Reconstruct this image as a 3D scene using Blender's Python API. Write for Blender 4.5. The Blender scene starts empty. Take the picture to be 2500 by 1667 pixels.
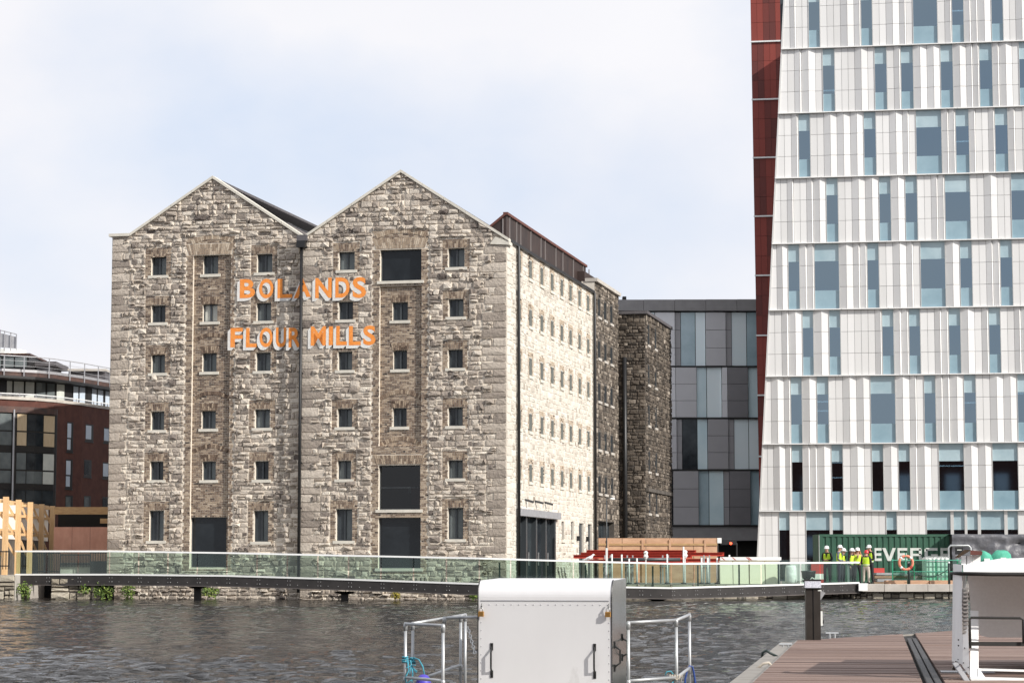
import bpy, bmesh, math, random
from math import radians, sin, cos, pi
from mathutils import Vector, Matrix
from mathutils.bvhtree import BVHTree

S = bpy.context.scene
COL = S.collection
# ---------------------------------------------------------------- camera, sky, sun, exposure
F = 5600.0; CZ = 1.4; TH = math.atan((1385 - 833.5) / F)
cd = bpy.data.cameras.new('camera'); cam = bpy.data.objects.new('camera', cd); COL.objects.link(cam)
cam.location = (0, 0, CZ); cam.rotation_euler = (pi / 2 + TH, 0, 0)
cd.sensor_width = 36; cd.lens = F / 2500 * 36; cd.clip_start = .5; cd.clip_end = 5000
S.camera = cam
SUN = Vector((.80 * cos(radians(31)), -.60 * cos(radians(31)), sin(radians(31))))
W = bpy.data.worlds.new('World'); S.world = W; W.use_nodes = True
nt = W.node_tree; nt.nodes.clear()
def wn(t, **k):
    n = nt.nodes.new(t)
    for a, b in k.items(): setattr(n, a, b)
    return n
sky = wn('ShaderNodeTexSky', sky_type='NISHITA', sun_disc=False)
sky.sun_elevation = radians(31); sky.sun_rotation = math.atan2(.8, -.6); sky.dust_density = 1.2
tc = wn('ShaderNodeTexCoord'); mp = wn('ShaderNodeMapping'); mp.inputs['Scale'].default_value = (1, 1, 1.5)
mp.inputs['Location'].default_value = (.35, .2, .1)
no = wn('ShaderNodeTexNoise'); no.inputs['Scale'].default_value = 4.2; no.inputs['Detail'].default_value = 7; no.inputs['Roughness'].default_value = .5
rp = wn('ShaderNodeValToRGB'); rp.color_ramp.elements[0].position = .33; rp.color_ramp.elements[1].position = .56
rp.color_ramp.elements[0].color = (.30, .30, .30, 1); rp.color_ramp.elements[1].color = (1, 1, 1, 1)
n2 = wn('ShaderNodeTexNoise'); n2.inputs['Scale'].default_value = 9; n2.inputs['Detail'].default_value = 6
cr = wn('ShaderNodeMix', data_type='RGBA'); cr.inputs[6].default_value = (8.2, 8.25, 8.75, 1); cr.inputs[7].default_value = (9.0, 8.95, 9.2, 1)
sk2 = wn('ShaderNodeMix', data_type='RGBA'); sk2.inputs[0].default_value = .75; sk2.inputs[7].default_value = (6.5, 7.6, 9.6, 1)
mx = wn('ShaderNodeMix', data_type='RGBA'); bg = wn('ShaderNodeBackground'); bg.inputs['Strength'].default_value = .1
wo = wn('ShaderNodeOutputWorld'); L = nt.links.new
L(tc.outputs['Generated'], mp.inputs[0]); L(mp.outputs[0], no.inputs['Vector']); L(mp.outputs[0], n2.inputs['Vector'])
L(no.outputs[0], rp.inputs[0]); L(n2.outputs[0], cr.inputs[0]); L(rp.outputs[0], mx.inputs[0])
L(sky.outputs[0], sk2.inputs[6]); L(sk2.outputs[2], mx.inputs[6]); L(cr.outputs[2], mx.inputs[7]); L(mx.outputs[2], bg.inputs[0]); L(bg.outputs[0], wo.inputs[0])
sd = bpy.data.lights.new('sun', 'SUN'); sd.energy = 4.9; sd.angle = radians(.55); sd.color = (1, .955, .89)
so = bpy.data.objects.new('sun', sd); COL.objects.link(so); so.rotation_euler = SUN.to_track_quat('Z', 'Y').to_euler(); so.location = (60, -40, 60)
S.view_settings.view_transform = 'Standard'; S.view_settings.look = 'None'; S.view_settings.gamma = 1
S.view_settings.exposure = 0.12; S.view_settings.use_curve_mapping = False
S.cycles.max_bounces = 8; S.cycles.transparent_max_bounces = 12

# ---------------------------------------------------------------- helpers
def ray(u, v):
    x = (u - 1250) / F; z = -(v - 833.5) / F
    return Vector((x, cos(TH) - sin(TH) * z, sin(TH) + cos(TH) * z))
def atY(u, v, Y):
    r = ray(u, v); t = Y / r.y; return Vector((r.x * t, Y, CZ + r.z * t))
def atZ(u, v, Z):
    r = ray(u, v); t = (Z - CZ) / r.z; return Vector((r.x * t, r.y * t, Z))
def plane_fn(O, yaw):
    ex, ey = cos(yaw), -sin(yaw); nx, ny = sin(yaw), cos(yaw)
    def f(u, v, d=0):
        r = ray(u, v); ox, oy = O[0] + nx * d, O[1] + ny * d
        t = (nx * ox + ny * oy) / (nx * r.x + ny * r.y)
        return (r.x * t - O[0]) * ex + (r.y * t - O[1]) * ey, CZ + r.z * t
    return f

MATS = {}
def mat(name, c1, c2=None, sc=3, rough=.8, bump=0, bsc=25, bdist=.02, metal=0, spec=.5, ramp=None, tn=.25, stretch=None,
        streak=None, wear=None, alpha=None, emis=None, detail=6, coat=0):
    m = bpy.data.materials.new(name); m.use_nodes = True; MATS[name] = m
    N = m.node_tree.nodes; l = m.node_tree.links.new; b = N['Principled BSDF']
    b.inputs['Roughness'].default_value = rough; b.inputs['Metallic'].default_value = metal
    b.inputs['Specular IOR Level'].default_value = spec; b.inputs['Coat Weight'].default_value = coat
    t = N.new('ShaderNodeTexCoord'); co = t.outputs['Object']
    if stretch:
        q = N.new('ShaderNodeMapping'); q.inputs['Scale'].default_value = stretch; l(co, q.inputs[0]); co = q.outputs[0]
    def noise(s, d=detail, r=.6):
        n = N.new('ShaderNodeTexNoise'); n.inputs['Scale'].default_value = s; n.inputs['Detail'].default_value = d
        n.inputs['Roughness'].default_value = r; l(co, n.inputs['Vector']); return n.outputs[0]
    out = None
    if ramp:
        a = N.new('ShaderNodeAttribute'); a.attribute_name = 'tone'
        ns = noise(sc); mm = N.new('ShaderNodeMath'); mm.operation = 'MULTIPLY_ADD'; mm.inputs[1].default_value = tn
        l(ns, mm.inputs[0]); l(a.outputs['Fac'], mm.inputs[2])
        ms = N.new('ShaderNodeMath'); ms.operation = 'SUBTRACT'; ms.inputs[1].default_value = tn / 2; l(mm.outputs[0], ms.inputs[0])
        cr = N.new('ShaderNodeValToRGB'); e = cr.color_ramp.elements
        while len(e) < len(ramp): e.new(.5)
        for i, (p, c) in enumerate(ramp): e[i].position = p; e[i].color = (*c, 1)
        l(ms.outputs[0], cr.inputs[0]); out = cr.outputs[0]
    elif c2:
        cr = N.new('ShaderNodeValToRGB'); cr.color_ramp.elements[0].position = .32; cr.color_ramp.elements[1].position = .68
        cr.color_ramp.elements[0].color = (*c1, 1); cr.color_ramp.elements[1].color = (*c2, 1)
        l(noise(sc), cr.inputs[0]); out = cr.outputs[0]
    if wear:     # stains with a shape of their own: (colour, noise scale, threshold)
        cr = N.new('ShaderNodeValToRGB'); cr.color_ramp.elements[0].position = wear[2]; cr.color_ramp.elements[1].position = wear[2] + .12
        l(noise(wear[1], 8, .65), cr.inputs[0]); mixn = N.new('ShaderNodeMix'); mixn.data_type = 'RGBA'
        l(cr.outputs[0], mixn.inputs[0])
        if out: l(out, mixn.inputs[6])
        else: mixn.inputs[6].default_value = (*c1, 1)
        mixn.inputs[7].default_value = (*wear[0], 1); out = mixn.outputs[2]
    if out: l(out, b.inputs['Base Color'])
    else: b.inputs['Base Color'].default_value = (*c1, 1)
    if bump:
        bp = N.new('ShaderNodeBump'); bp.inputs['Strength'].default_value = bump; bp.inputs['Distance'].default_value = bdist
        l(noise(bsc, 5, .6), bp.inputs['Height']); l(bp.outputs[0], b.inputs['Normal'])
    if emis:
        b.inputs['Emission Color'].default_value = (*emis[0], 1); b.inputs['Emission Strength'].default_value = emis[1]
    return m
def clear_glass(name, tint, refl_rough=.02, refl=.04):
    m = bpy.data.materials.new(name); m.use_nodes = True; MATS[name] = m
    N = m.node_tree.nodes; l = m.node_tree.links.new; N.remove(N['Principled BSDF'])
    t = N.new('ShaderNodeBsdfTransparent'); t.inputs[0].default_value = (*tint, 1)
    g = N.new('ShaderNodeBsdfGlossy'); g.inputs['Roughness'].default_value = refl_rough
    f = N.new('ShaderNodeLayerWeight'); f.inputs[0].default_value = .5; x = N.new('ShaderNodeMixShader')
    p = N.new('ShaderNodeMath'); p.operation = 'POWER'; p.inputs[1].default_value = 4; l(f.outputs['Facing'], p.inputs[0])
    q = N.new('ShaderNodeMath'); q.operation = 'MULTIPLY_ADD'; q.inputs[1].default_value = .75; q.inputs[2].default_value = refl; l(p.outputs[0], q.inputs[0])
    l(q.outputs[0], x.inputs[0]); l(t.outputs[0], x.inputs[1]); l(g.outputs[0], x.inputs[2]); l(x.outputs[0], N['Material Output'].inputs[0])
    return m
def coated_glass(name, tint, refl, see):
    m = bpy.data.materials.new(name); m.use_nodes = True; MATS[name] = m
    N = m.node_tree.nodes; l = m.node_tree.links.new; N.remove(N['Principled BSDF'])
    t = N.new('ShaderNodeBsdfTransparent'); t.inputs[0].default_value = (*see, 1)
    g = N.new('ShaderNodeBsdfGlossy'); g.inputs['Roughness'].default_value = .03; g.inputs[0].default_value = (*tint, 1)
    x = N.new('ShaderNodeMixShader'); x.inputs[0].default_value = refl
    l(t.outputs[0], x.inputs[1]); l(g.outputs[0], x.inputs[2]); l(x.outputs[0], N['Material Output'].inputs[0])
    return m

class MB:
    def __init__(s): s.v = []; s.f = []; s.t = []; s.m = []
    def add(s, vs, fs, tone=.5, mi=0):
        o = len(s.v); s.v += [tuple(v) for v in vs]
        for f in fs: s.f.append(tuple(i + o for i in f)); s.t.append(tone); s.m.append(mi)
        return s
    def merge(s, o):
        k = len(s.v); s.v += o.v; s.f += [tuple(i + k for i in f) for f in o.f]; s.t += o.t; s.m += o.m; return s
    def hexa(s, p, tone=.5, mi=0):      # p: 8 points, 0-3 bottom ring ccw from above, 4-7 top ring
        return s.add(p, [(3, 2, 1, 0), (4, 5, 6, 7), (0, 1, 5, 4), (1, 2, 6, 5), (2, 3, 7, 6), (3, 0, 4, 7)], tone, mi)
    def box(s, x0, x1, y0, y1, z0, z1, tone=.5, mi=0):
        return s.hexa([(x0, y0, z0), (x1, y0, z0), (x1, y1, z0), (x0, y1, z0), (x0, y0, z1), (x1, y0, z1), (x1, y1, z1), (x0, y1, z1)], tone, mi)
    def bbox(s, x0, x1, y0, y1, z0, z1, b=.01, tone=.5, mi=0):   # box with chamfered upright edges and top
        def ring(i, z): return [(x0 + b + i, y0 + i, z), (x1 - b - i, y0 + i, z), (x1 - i, y0 + b + i, z), (x1 - i, y1 - b - i, z), (x1 - b - i, y1 - i, z), (x0 + b + i, y1 - i, z), (x0 + i, y1 - b - i, z), (x0 + i, y0 + b + i, z)]
        v = ring(0, z0) + ring(0, z1 - b) + ring(b, z1)
        f = [tuple(range(7, -1, -1)), tuple(range(16, 24))]
        for k in (0, 8):
            for i in range(8): j = (i + 1) % 8; f.append((k + i, k + j, k + 8 + j, k + 8 + i))
        return s.add(v, f, tone, mi)
    def bar(s, p, q, w, h=None, up=(0, 0, 1), tone=.5, mi=0):
        h = h or w; p = Vector(p); q = Vector(q); d = (q - p).normalized(); up = Vector(up)
        if abs(d.dot(up)) > .99: up = Vector((0, 1, 0))
        a = d.cross(up).normalized() * w / 2; b = a.cross(d).normalized() * h / 2
        r = [p - a - b, p + a - b, p + a + b, p - a + b]; t = [x + (q - p) for x in r]
        return s.add(r + t, [(0, 1, 2, 3), (7, 6, 5, 4), (0, 4, 5, 1), (1, 5, 6, 2), (2, 6, 7, 3), (3, 7, 4, 0)], tone, mi)
    def tube(s, pts, r, n=8, tone=.5, mi=0, caps=True, closed=False):
        pts = [Vector(p) for p in pts]; R = r if isinstance(r, (list, tuple)) else [r] * len(pts); k = len(pts); vs = []
        up = None
        for i, p in enumerate(pts):
            a = pts[i - 1] if (i or closed) else p; b = pts[(i + 1) % k] if (i < k - 1 or closed) else p
            d = (b - a).normalized()
            if up is None:
                up = Vector((0, 0, 1)) if abs(d.z) < .9 else Vector((1, 0, 0))
            x = d.cross(up)
            if x.length < 1e-4: x = d.cross(Vector((.3, .9, .2)))
            x.normalize(); y = x.cross(d).normalized(); up = y
            vs += [p + (x * cos(2 * pi * j / n) + y * sin(2 * pi * j / n)) * R[i] for j in range(n)]
        fs = []
        for i in range(k if closed else k - 1):
            o, q = i * n, ((i + 1) % k) * n
            for j in range(n): jj = (j + 1) % n; fs.append((o + j, o + jj, q + jj, q + j))
        if caps and not closed: fs += [tuple(range(n - 1, -1, -1)), tuple(range((k - 1) * n, k * n))]
        return s.add(vs, fs, tone, mi)
    def cyl(s, x, y, z0, z1, r, n=12, **k): return s.tube([(x, y, z0), (x, y, z1)], r, n, **k)
    def lathe(s, c, prof, n=14, tone=.5, mi=0):
        vs = [(c[0] + r * cos(2 * pi * j / n), c[1] + r * sin(2 * pi * j / n), c[2] + z) for r, z in prof for j in range(n)]
        fs = [(i * n + j, i * n + (j + 1) % n, (i + 1) * n + (j + 1) % n, (i + 1) * n + j) for i in range(len(prof) - 1) for j in range(n)]
        fs.append(tuple((len(prof) - 1) * n + j for j in range(n))); fs.append(tuple(n - 1 - j for j in range(n)))
        return s.add(vs, fs, tone, mi)
    def ball(s, c, r, n=8, m=6, tone=.5, mi=0):
        rx, ry, rz = r if isinstance(r, (tuple, list)) else (r, r, r)
        vs = [(c[0], c[1], c[2] - rz)]
        for i in range(1, m):
            a = -pi / 2 + pi * i / m
            vs += [(c[0] + rx * cos(a) * cos(2 * pi * j / n), c[1] + ry * cos(a) * sin(2 * pi * j / n), c[2] + rz * sin(a)) for j in range(n)]
        vs.append((c[0], c[1], c[2] + rz)); fs = []
        for j in range(n):
            k = (j + 1) % n; fs.append((0, 1 + k, 1 + j)); e = 1 + (m - 2) * n; fs.append((len(vs) - 1, e + j, e + k))
            for i in range(m - 2): fs.append((1 + i * n + j, 1 + i * n + k, 1 + (i + 1) * n + k, 1 + (i + 1) * n + j))
        return s.add(vs, fs, tone, mi)
    def prism(s, poly, P, d0, d1, tone=.5, mi=0):   # poly ccw seen from outside, P(a, d, z), d1 outer
        n = len(poly); v = [P(a, d0, z) for a, z in poly] + [P(a, d1, z) for a, z in poly]
        f = [tuple(range(n - 1, -1, -1)), tuple(range(n, 2 * n))] + [(i, (i + 1) % n, n + (i + 1) % n, n + i) for i in range(n)]
        return s.add(v, f, tone, mi)
    def build(s, name, mats, parent=None, smooth=False, kind=None, label=None):
        me = bpy.data.meshes.new(name); me.from_pydata(s.v, [], s.f)
        for m in (mats if isinstance(mats, (list, tuple)) else [mats]): me.materials.append(MATS[m])
        if any(s.m): me.polygons.foreach_set('material_index', s.m)
        a = me.attributes.new('tone', 'FLOAT', 'FACE'); a.data.foreach_set('value', s.t)
        if smooth: me.polygons.foreach_set('use_smooth', [True] * len(s.f))
        me.update(); o = bpy.data.objects.new(name, me); COL.objects.link(o)
        if parent: o.parent = parent
        if kind: o['kind'] = kind
        if label: o['label'] = label
        return o
def tag(o, label, cat, group=None):
    o['label'] = label; o['category'] = cat
    if group: o['group'] = group
    return o
def thing(name, label, cat, loc=(0, 0, 0), yaw=0, group=None):
    o = bpy.data.objects.new(name, None); COL.objects.link(o); o.location = loc; o.rotation_euler = (0, 0, yaw)
    o.empty_display_size = .3; return tag(o, label, cat, group)
def copy_tree(o, parent=None):
    c = o.copy(); COL.objects.link(c); c.parent = parent
    for ch in list(o.children): copy_tree(ch, c)
    return c
class Pieces:            # many alike pieces: the largest become parts of their own, the rest one joined part
    def __init__(s): s.p = []
    def add(s, area, mb): s.p.append((area, mb))
    def done(s, parent, name, m, rest, nmax=300):
        s.p.sort(key=lambda q: -q[0])
        for a, b in s.p[:nmax]: b.build(name, m, parent)
        if len(s.p) > nmax:
            r = MB()
            for a, b in s.p[nmax:]: r.merge(b)
            r.build(rest, m, parent, kind='stuff')
    def joined(s):
        r = MB()
        for a, b in s.p: r.merge(b)
        return r

def clip(poly, a, b, c):   # keep a*x + b*z <= c
    out = []
    for i in range(len(poly)):
        p, q = poly[i], poly[(i + 1) % len(poly)]; dp = a * p[0] + b * p[1] - c; dq = a * q[0] + b * q[1] - c
        if dp <= 0: out.append(p)
        if (dp < 0 < dq) or (dq < 0 < dp): t = dp / (dp - dq); out.append((p[0] + (q[0] - p[0]) * t, p[1] + (q[1] - p[1]) * t))
    return out
def sub_rects(r, holes, m=.05):
    todo = [r]
    for h in holes:
        nx = []
        for a0, a1, z0, z1 in todo:
            if h[0] >= a1 or h[1] <= a0 or h[2] >= z1 or h[3] <= z0: nx.append((a0, a1, z0, z1)); continue
            if h[0] > a0: nx.append((a0, h[0], z0, z1))
            if h[1] < a1: nx.append((h[1], a1, z0, z1))
            b0, b1 = max(a0, h[0]), min(a1, h[1])
            if h[2] > z0: nx.append((b0, b1, z0, h[2]))
            if h[3] < z1: nx.append((b0, b1, h[3], z1))
        todo = nx
    return [q for q in todo if q[1] - q[0] > m and q[3] - q[2] > m]
def stone_mb(poly, P, out, rg, tone, j=.013, ch=.022):
    ca = sum(p[0] for p in poly) / len(poly); cz = sum(p[1] for p in poly) / len(poly)
    w = max(p[0] for p in poly) - min(p[0] for p in poly); h = max(p[1] for p in poly) - min(p[1] for p in poly)
    pts = []
    if len(poly) == 4:
        for i in range(4):
            p, q, o = poly[i], poly[(i + 1) % 4], poly[i - 1]
            k1 = min(.35, rg.uniform(.01, .05) / max(.05, math.dist(p, q))); k0 = min(.35, rg.uniform(.01, .05) / max(.05, math.dist(p, o)))
            pts += [(p[0] + (o[0] - p[0]) * k0, p[1] + (o[1] - p[1]) * k0), (p[0] + (q[0] - p[0]) * k1, p[1] + (q[1] - p[1]) * k1)]
    else: pts = list(poly)
    def inset(p, i, jt):
        return (ca + (p[0] - ca) * max(.3, (w - 2 * i) / w) + rg.uniform(-jt, jt), cz + (p[1] - cz) * max(.3, (h - 2 * i) / h) + rg.uniform(-jt, jt))
    n = len(pts); A = [inset(p, j, .009) for p in pts]; B = [inset(p, j + ch, .010) for p in pts]
    v = [P(a, -.01, z) for a, z in A] + [P(a, out * rg.uniform(.55, 1.0), z) for a, z in B]
    v.append(P(ca + rg.uniform(-.15, .15) * w, out * rg.uniform(.9, 1.25), cz + rg.uniform(-.2, .2) * h))
    f = [(i, (i + 1) % n, n + (i + 1) % n, n + i) for i in range(n)] + [(n + i, n + (i + 1) % n, 2 * n) for i in range(n)]
    return MB().add(v, f, tone)
def rubble(a0, a1, z0, z1, rg, hmin=.14, hmax=.29, wmin=.14, wmax=.46):
    z = z0; out = []
    while z < z1 - .02:
        h = rg.uniform(hmin, hmax)
        if z + h > z1 - .08: h = z1 - z
        a = a0 - rg.uniform(0, .3)
        while a < a1:
            w = rg.uniform(wmin, wmax) if rg.random() < .85 else rg.uniform(wmax, wmax * 1.3)
            b0, b1 = max(a, a0), min(a + w, a1)
            if b1 - b0 > .05:
                if h > .21 and rg.random() < .26:
                    k = h * rg.uniform(.38, .62)
                    for q0, q1 in ((z, z + k), (z + k, z + h)):
                        if w > .5 and rg.random() < .6:
                            c = b0 + (b1 - b0) * rg.uniform(.35, .65); out += [(b0, c, q0, q1), (c, b1, q0, q1)]
                        else: out.append((b0, b1, q0, q1))
                else: out.append((b0, b1, z, z + h))
            a += w
        z += h
    return [(a, b, max(z0, c + rg.uniform(-.035, .02)), min(z1, d + rg.uniform(-.02, .035))) for a, b, c, d in out]
def wall_mb(P, a0, a1, z0, z1, holes, top=None, brk=(), rev=.3, tone=.5):
    A = sorted({a0, a1, *brk, *[x for h in holes for x in h[:2] if a0 < x < a1]}); Z = sorted({z0, z1, *[x for h in holes for x in h[2:4] if z0 < x < z1]})
    mb = MB()
    for i in range(len(A) - 1):
        for k in range(len(Z) - 1):
            x0, x1, y0, y1 = A[i], A[i + 1], Z[k], Z[k + 1]; cx, cy = (x0 + x1) / 2, (y0 + y1) / 2
            if any(h[0] < cx < h[1] and h[2] < cy < h[3] for h in holes): continue
            poly = [(x0, y0), (x1, y0), (x1, y1), (x0, y1)]
            if top:
                t0, t1 = top(x0 + 1e-6), top(x1 - 1e-6); s = (t1 - t0) / (x1 - x0); poly = clip(poly, -s, 1, t0 - s * x0)
            if len(poly) > 2: mb.add([P(a, 0, z) for a, z in poly], [tuple(range(len(poly)))], tone)
    for h in holes:
        p = [(h[0], h[2]), (h[1], h[2]), (h[1], h[3]), (h[0], h[3])]
        r = h[4] if len(h) > 4 else rev
        v = [P(a, 0, z) for a, z in p] + [P(a, -r, z) for a, z in p]
        mb.add(v, [(i, 4 + i, 4 + (i + 1) % 4, (i + 1) % 4) for i in range(4)], tone)
    return mb
BR_H = .077
def bricks(pc, P, a0, a1, z0, z1, holes, rg, tl, th, tooth=0, d=.016, w=.225):
    n = max(1, round((z1 - z0) / BR_H)); h = (z1 - z0) / n
    for i in range(n):
        q0, q1 = z0 + i * h, z0 + i * h + h - .021; tt = tooth if (i // 2) % 2 == 0 else 0
        b0, b1 = a0 - tt, a1 + tt; a = b0 - (w / 2 if i % 2 else 0); ww = w if i % 3 else w * .5
        cuts = sorted((hh[0], hh[1]) for hh in holes if hh[2] < q1 - .02 and hh[3] > q0 + .02)
        while a < b1:
            e = min(a + ww - .020, b1); s = max(a, b0); segs = [(s, e)]
            for c0, c1 in cuts:
                segs = [x for g in segs for x in ((g[0], min(g[1], c0)), (max(g[0], c1), g[1])) if x[1] - x[0] > .03]
            for g0, g1 in segs:
                o = d * rg.uniform(.6, 1.25); t = rg.uniform(tl, th) if rg.random() < .85 else rg.uniform(0, 1)
                pc.add((g1 - g0) * h, MB().prism([(g0, q0), (g1, q0), (g1, q1), (g0, q1)], P, -.01, o, t))
            a += ww
def fan(pc, P, a0, a1, z0, z1, spl, rg, tl, th, d=.02):
    n = max(4, round((a1 - a0) / .082))
    for i in range(n):
        def X(k, f): b = a0 + (a1 - a0) * k / n; t = a0 - spl + (a1 - a0 + 2 * spl) * k / n; return b + (t - b) * f
        c = rg.choice((.33, .62))
        for f0, f1 in ((0, c), (c, 1)):
            g0, g1 = f0 + .02, f1 - .02; zz0, zz1 = z0 + (z1 - z0) * g0, z0 + (z1 - z0) * g1; e = .012
            pc.add(.02, MB().prism([(X(i, g0) + e, zz0), (X(i + 1, g0) - e, zz0), (X(i + 1, g1) - e, zz1), (X(i, g1) + e, zz1)], P, -.01, d * rg.uniform(.7, 1.2), rg.uniform(tl, th)))
def arch(pc, P, ca, zs, half, rise, th_, rg, tl, t2, d=.03, pointed=False):
    Rr = (half * half + rise * rise) / (2 * rise); cz = zs + rise - Rr; am = math.asin(min(1, half / Rr)); n = max(10, round(2 * am * Rr / .085))
    for i in range(n):
        x0, x1 = -am + 2 * am * (i + .08) / n, -am + 2 * am * (i + .92) / n
        q = [(ca + sin(x0) * Rr, cz + cos(x0) * Rr), (ca + sin(x1) * Rr, cz + cos(x1) * Rr), (ca + sin(x1) * (Rr + th_), cz + cos(x1) * (Rr + th_)), (ca + sin(x0) * (Rr + th_), cz + cos(x0) * (Rr + th_))]
        pc.add(.02, MB().prism(q, P, -.01, d * rg.uniform(.8, 1.15), rg.uniform(tl, t2)))
def leaves(name, c, size, n, m, parent, rg, leaf=.09):
    mb = MB()
    for _ in range(n):
        while True:
            p = Vector((rg.uniform(-1, 1), rg.uniform(-1, 1), rg.uniform(-1, 1)))
            if p.length < 1: break
        p = Vector((c[0] + p.x * size[0], c[1] + p.y * size[1], c[2] + p.z * size[2] + .25 * size[2] * sin(p.x * 9)))
        a = Vector((rg.gauss(0, 1), rg.gauss(0, 1), rg.gauss(0, .6))).normalized(); b = a.orthogonal().normalized(); q = rg.uniform(.6, 1.3) * leaf
        mb.add([p - a * q, p + b * q * .4, p + a * q, p - b * q * .4], [(0, 1, 2, 3)], rg.random())
    return mb.build(name, m, parent)

# ---------------------------------------------------------------- materials
ST = [(0, (.115, .094, .082)), (.22, (.225, .19, .164)), (.45, (.35, .297, .248)), (.7, (.50, .437, .368)), (1, (.66, .592, .505))]
mat('stone', (0, 0, 0), ramp=ST, sc=7, tn=.34, rough=.9, bump=1, bsc=9, bdist=.05, wear=((.20, .168, .142), .9, .63))
mat('stone_quoin', (0, 0, 0), ramp=ST, sc=4, tn=.28, rough=.9, bump=.7, bsc=16, bdist=.03)
mat('stone_sun_tint', (0, 0, 0), ramp=[(0, (.27, .228, .185)), (.3, (.42, .375, .32)), (.6, (.54, .50, .435)), (1, (.64, .605, .545))], sc=4, tn=.22, rough=.9, bump=.6, bsc=10, bdist=.03)  # flank stone: the strong sunlight is put into a paler colour
mat('stone_soot_shade', (0, 0, 0), ramp=[(0, (.036, .029, .023)), (.4, (.098, .079, .062)), (.75, (.175, .145, .115)), (1, (.36, .31, .255))], sc=2, tn=.45, rough=.95, bump=1, bsc=8, bdist=.05)  # unrestored sooty stone; shade over wing and ruin is put into the colour too
mat('mortar', (.60, .535, .45), (.74, .67, .57), sc=5, rough=.95, bump=.5, bsc=30)
mat('mortar_sun_tint', (.56, .515, .445), (.68, .635, .56), sc=3, rough=.95, bump=.4, bsc=20)  # pale mortar for sunlit faces, their brightness put into the colour
mat('mortar_dark', (.055, .048, .042), (.12, .105, .09), sc=2, rough=.95, bump=.6, bsc=10)  # dark mortar; on the wing and ruin it also carries painted shade
mat('sky_pane', (.50, .58, .68), (.62, .69, .76), sc=1.5, rough=.12, spec=.6)  # reflected sky painted into the pane as a pale blue base colour
mat('mortar_brick', (.50, .42, .33), (.64, .55, .44), sc=6, rough=.95)
mat('brick', (0, 0, 0), ramp=[(0, (.030, .021, .017)), (.3, (.085, .055, .040)), (.55, (.20, .142, .103)), (.75, (.37, .285, .205)), (1, (.56, .47, .365))], sc=12, tn=.2, rough=.9, bump=.4, bsc=40)
mat('pale_stone', (.56, .53, .46), (.68, .64, .56), sc=3, rough=.75, bump=.25, bsc=30, wear=((.36, .33, .28), 2.2, .62))
mat('frame_grey', (.045, .052, .058), rough=.4)
mat('black_iron', (.012, .012, .013), rough=.45)
mat('slate', (.075, .07, .075), (.12, .11, .115), sc=6, rough=.6, bump=.3)
mat('zinc', (.35, .35, .37), (.45, .45, .46), sc=3, rough=.45, metal=.4)
mat('rusty_cladding', (.030, .021, .020), (.062, .040, .034), sc=1.3, rough=.55, metal=.25, stretch=(1, 1, .4), bump=.1)
mat('rusty_cap', (.095, .034, .026), (.14, .05, .036), sc=2, rough=.6)
mat('seam_metal', (.30, .27, .26), rough=.5, metal=.3)
mat('window_glass', (.010, .013, .017), (.050, .060, .066), sc=.9, rough=.06, spec=.3)  # paler noise patches are painted reflections in the glass
mat('window_dark', (.006, .008, .010), (.018, .022, .026), sc=.8, rough=.05, spec=.3)
mat('flank_frame', (.17, .18, .17), rough=.5)
mat('flank_pane', (.34, .375, .35), (.44, .47, .44), sc=1.2, rough=.15, spec=.4)
mat('window_blind', (.085, .10, .105), (.155, .175, .175), sc=1.2, rough=.12, spec=.35)
mat('window_pale', (.46, .47, .42), (.58, .58, .52), sc=2, rough=.2)
mat('paint_orange', (.82, .25, .035), (.88, .33, .075), sc=5, rough=.8, bump=.6, bsc=16, bdist=.03, wear=((.42, .24, .13), 5, .64))
mat('paint_white', (.80, .79, .76), (.72, .70, .66), sc=3, rough=.8, bump=.6, bsc=16, bdist=.03, wear=((.52, .47, .42), 4, .72))
mat('red_item', (.42, .035, .025), rough=.5)
# tower
mat('cladding', (0, 0, 0), ramp=[(0, (.60, .595, .585)), (1, (.74, .735, .725))], sc=.4, tn=.35, rough=.38, spec=.4)
mat('joint_dark', (.20, .20, .20), rough=.8)
mat('ledge', (.62, .61, .59), rough=.4, metal=.3)
mat('rust_panel', (0, 0, 0), ramp=[(0, (.060, .014, .012)), (.5, (.17, .026, .018)), (1, (.225, .038, .026))], sc=8, tn=.12, rough=.65, stretch=(3, 3, .5))
coated_glass('tower_glass', (.52, .68, .80), .34, (.17, .22, .25))
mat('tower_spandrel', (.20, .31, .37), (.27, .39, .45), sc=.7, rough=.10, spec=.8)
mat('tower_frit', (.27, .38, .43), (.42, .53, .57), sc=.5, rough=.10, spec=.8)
mat('interior_dark', (.045, .055, .062), rough=.9)
mat('light_strip', (.9, .9, .9), emis=((.95, 1, 1), 6))
mat('grey_panel', (0, 0, 0), ramp=[(0, (.075, .07, .078)), (.5, (.40, .39, .40)), (1, (.80, .80, .82))], sc=1.5, tn=.08, rough=.45, metal=.2)
mat('grey_top', (.26, .25, .25), (.31, .30, .30), sc=2, rough=.6)
mat('office_bright', (.80, .93, .96), (.88, .96, .98), sc=.3, rough=.07, spec=.8)  # three office pane colours: sky reflections painted into the base colour
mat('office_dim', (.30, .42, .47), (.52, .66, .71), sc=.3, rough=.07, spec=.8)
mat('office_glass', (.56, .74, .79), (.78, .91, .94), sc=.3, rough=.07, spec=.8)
clear_glass('clear_pane', (.30, .33, .35), .02, .04)
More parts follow.
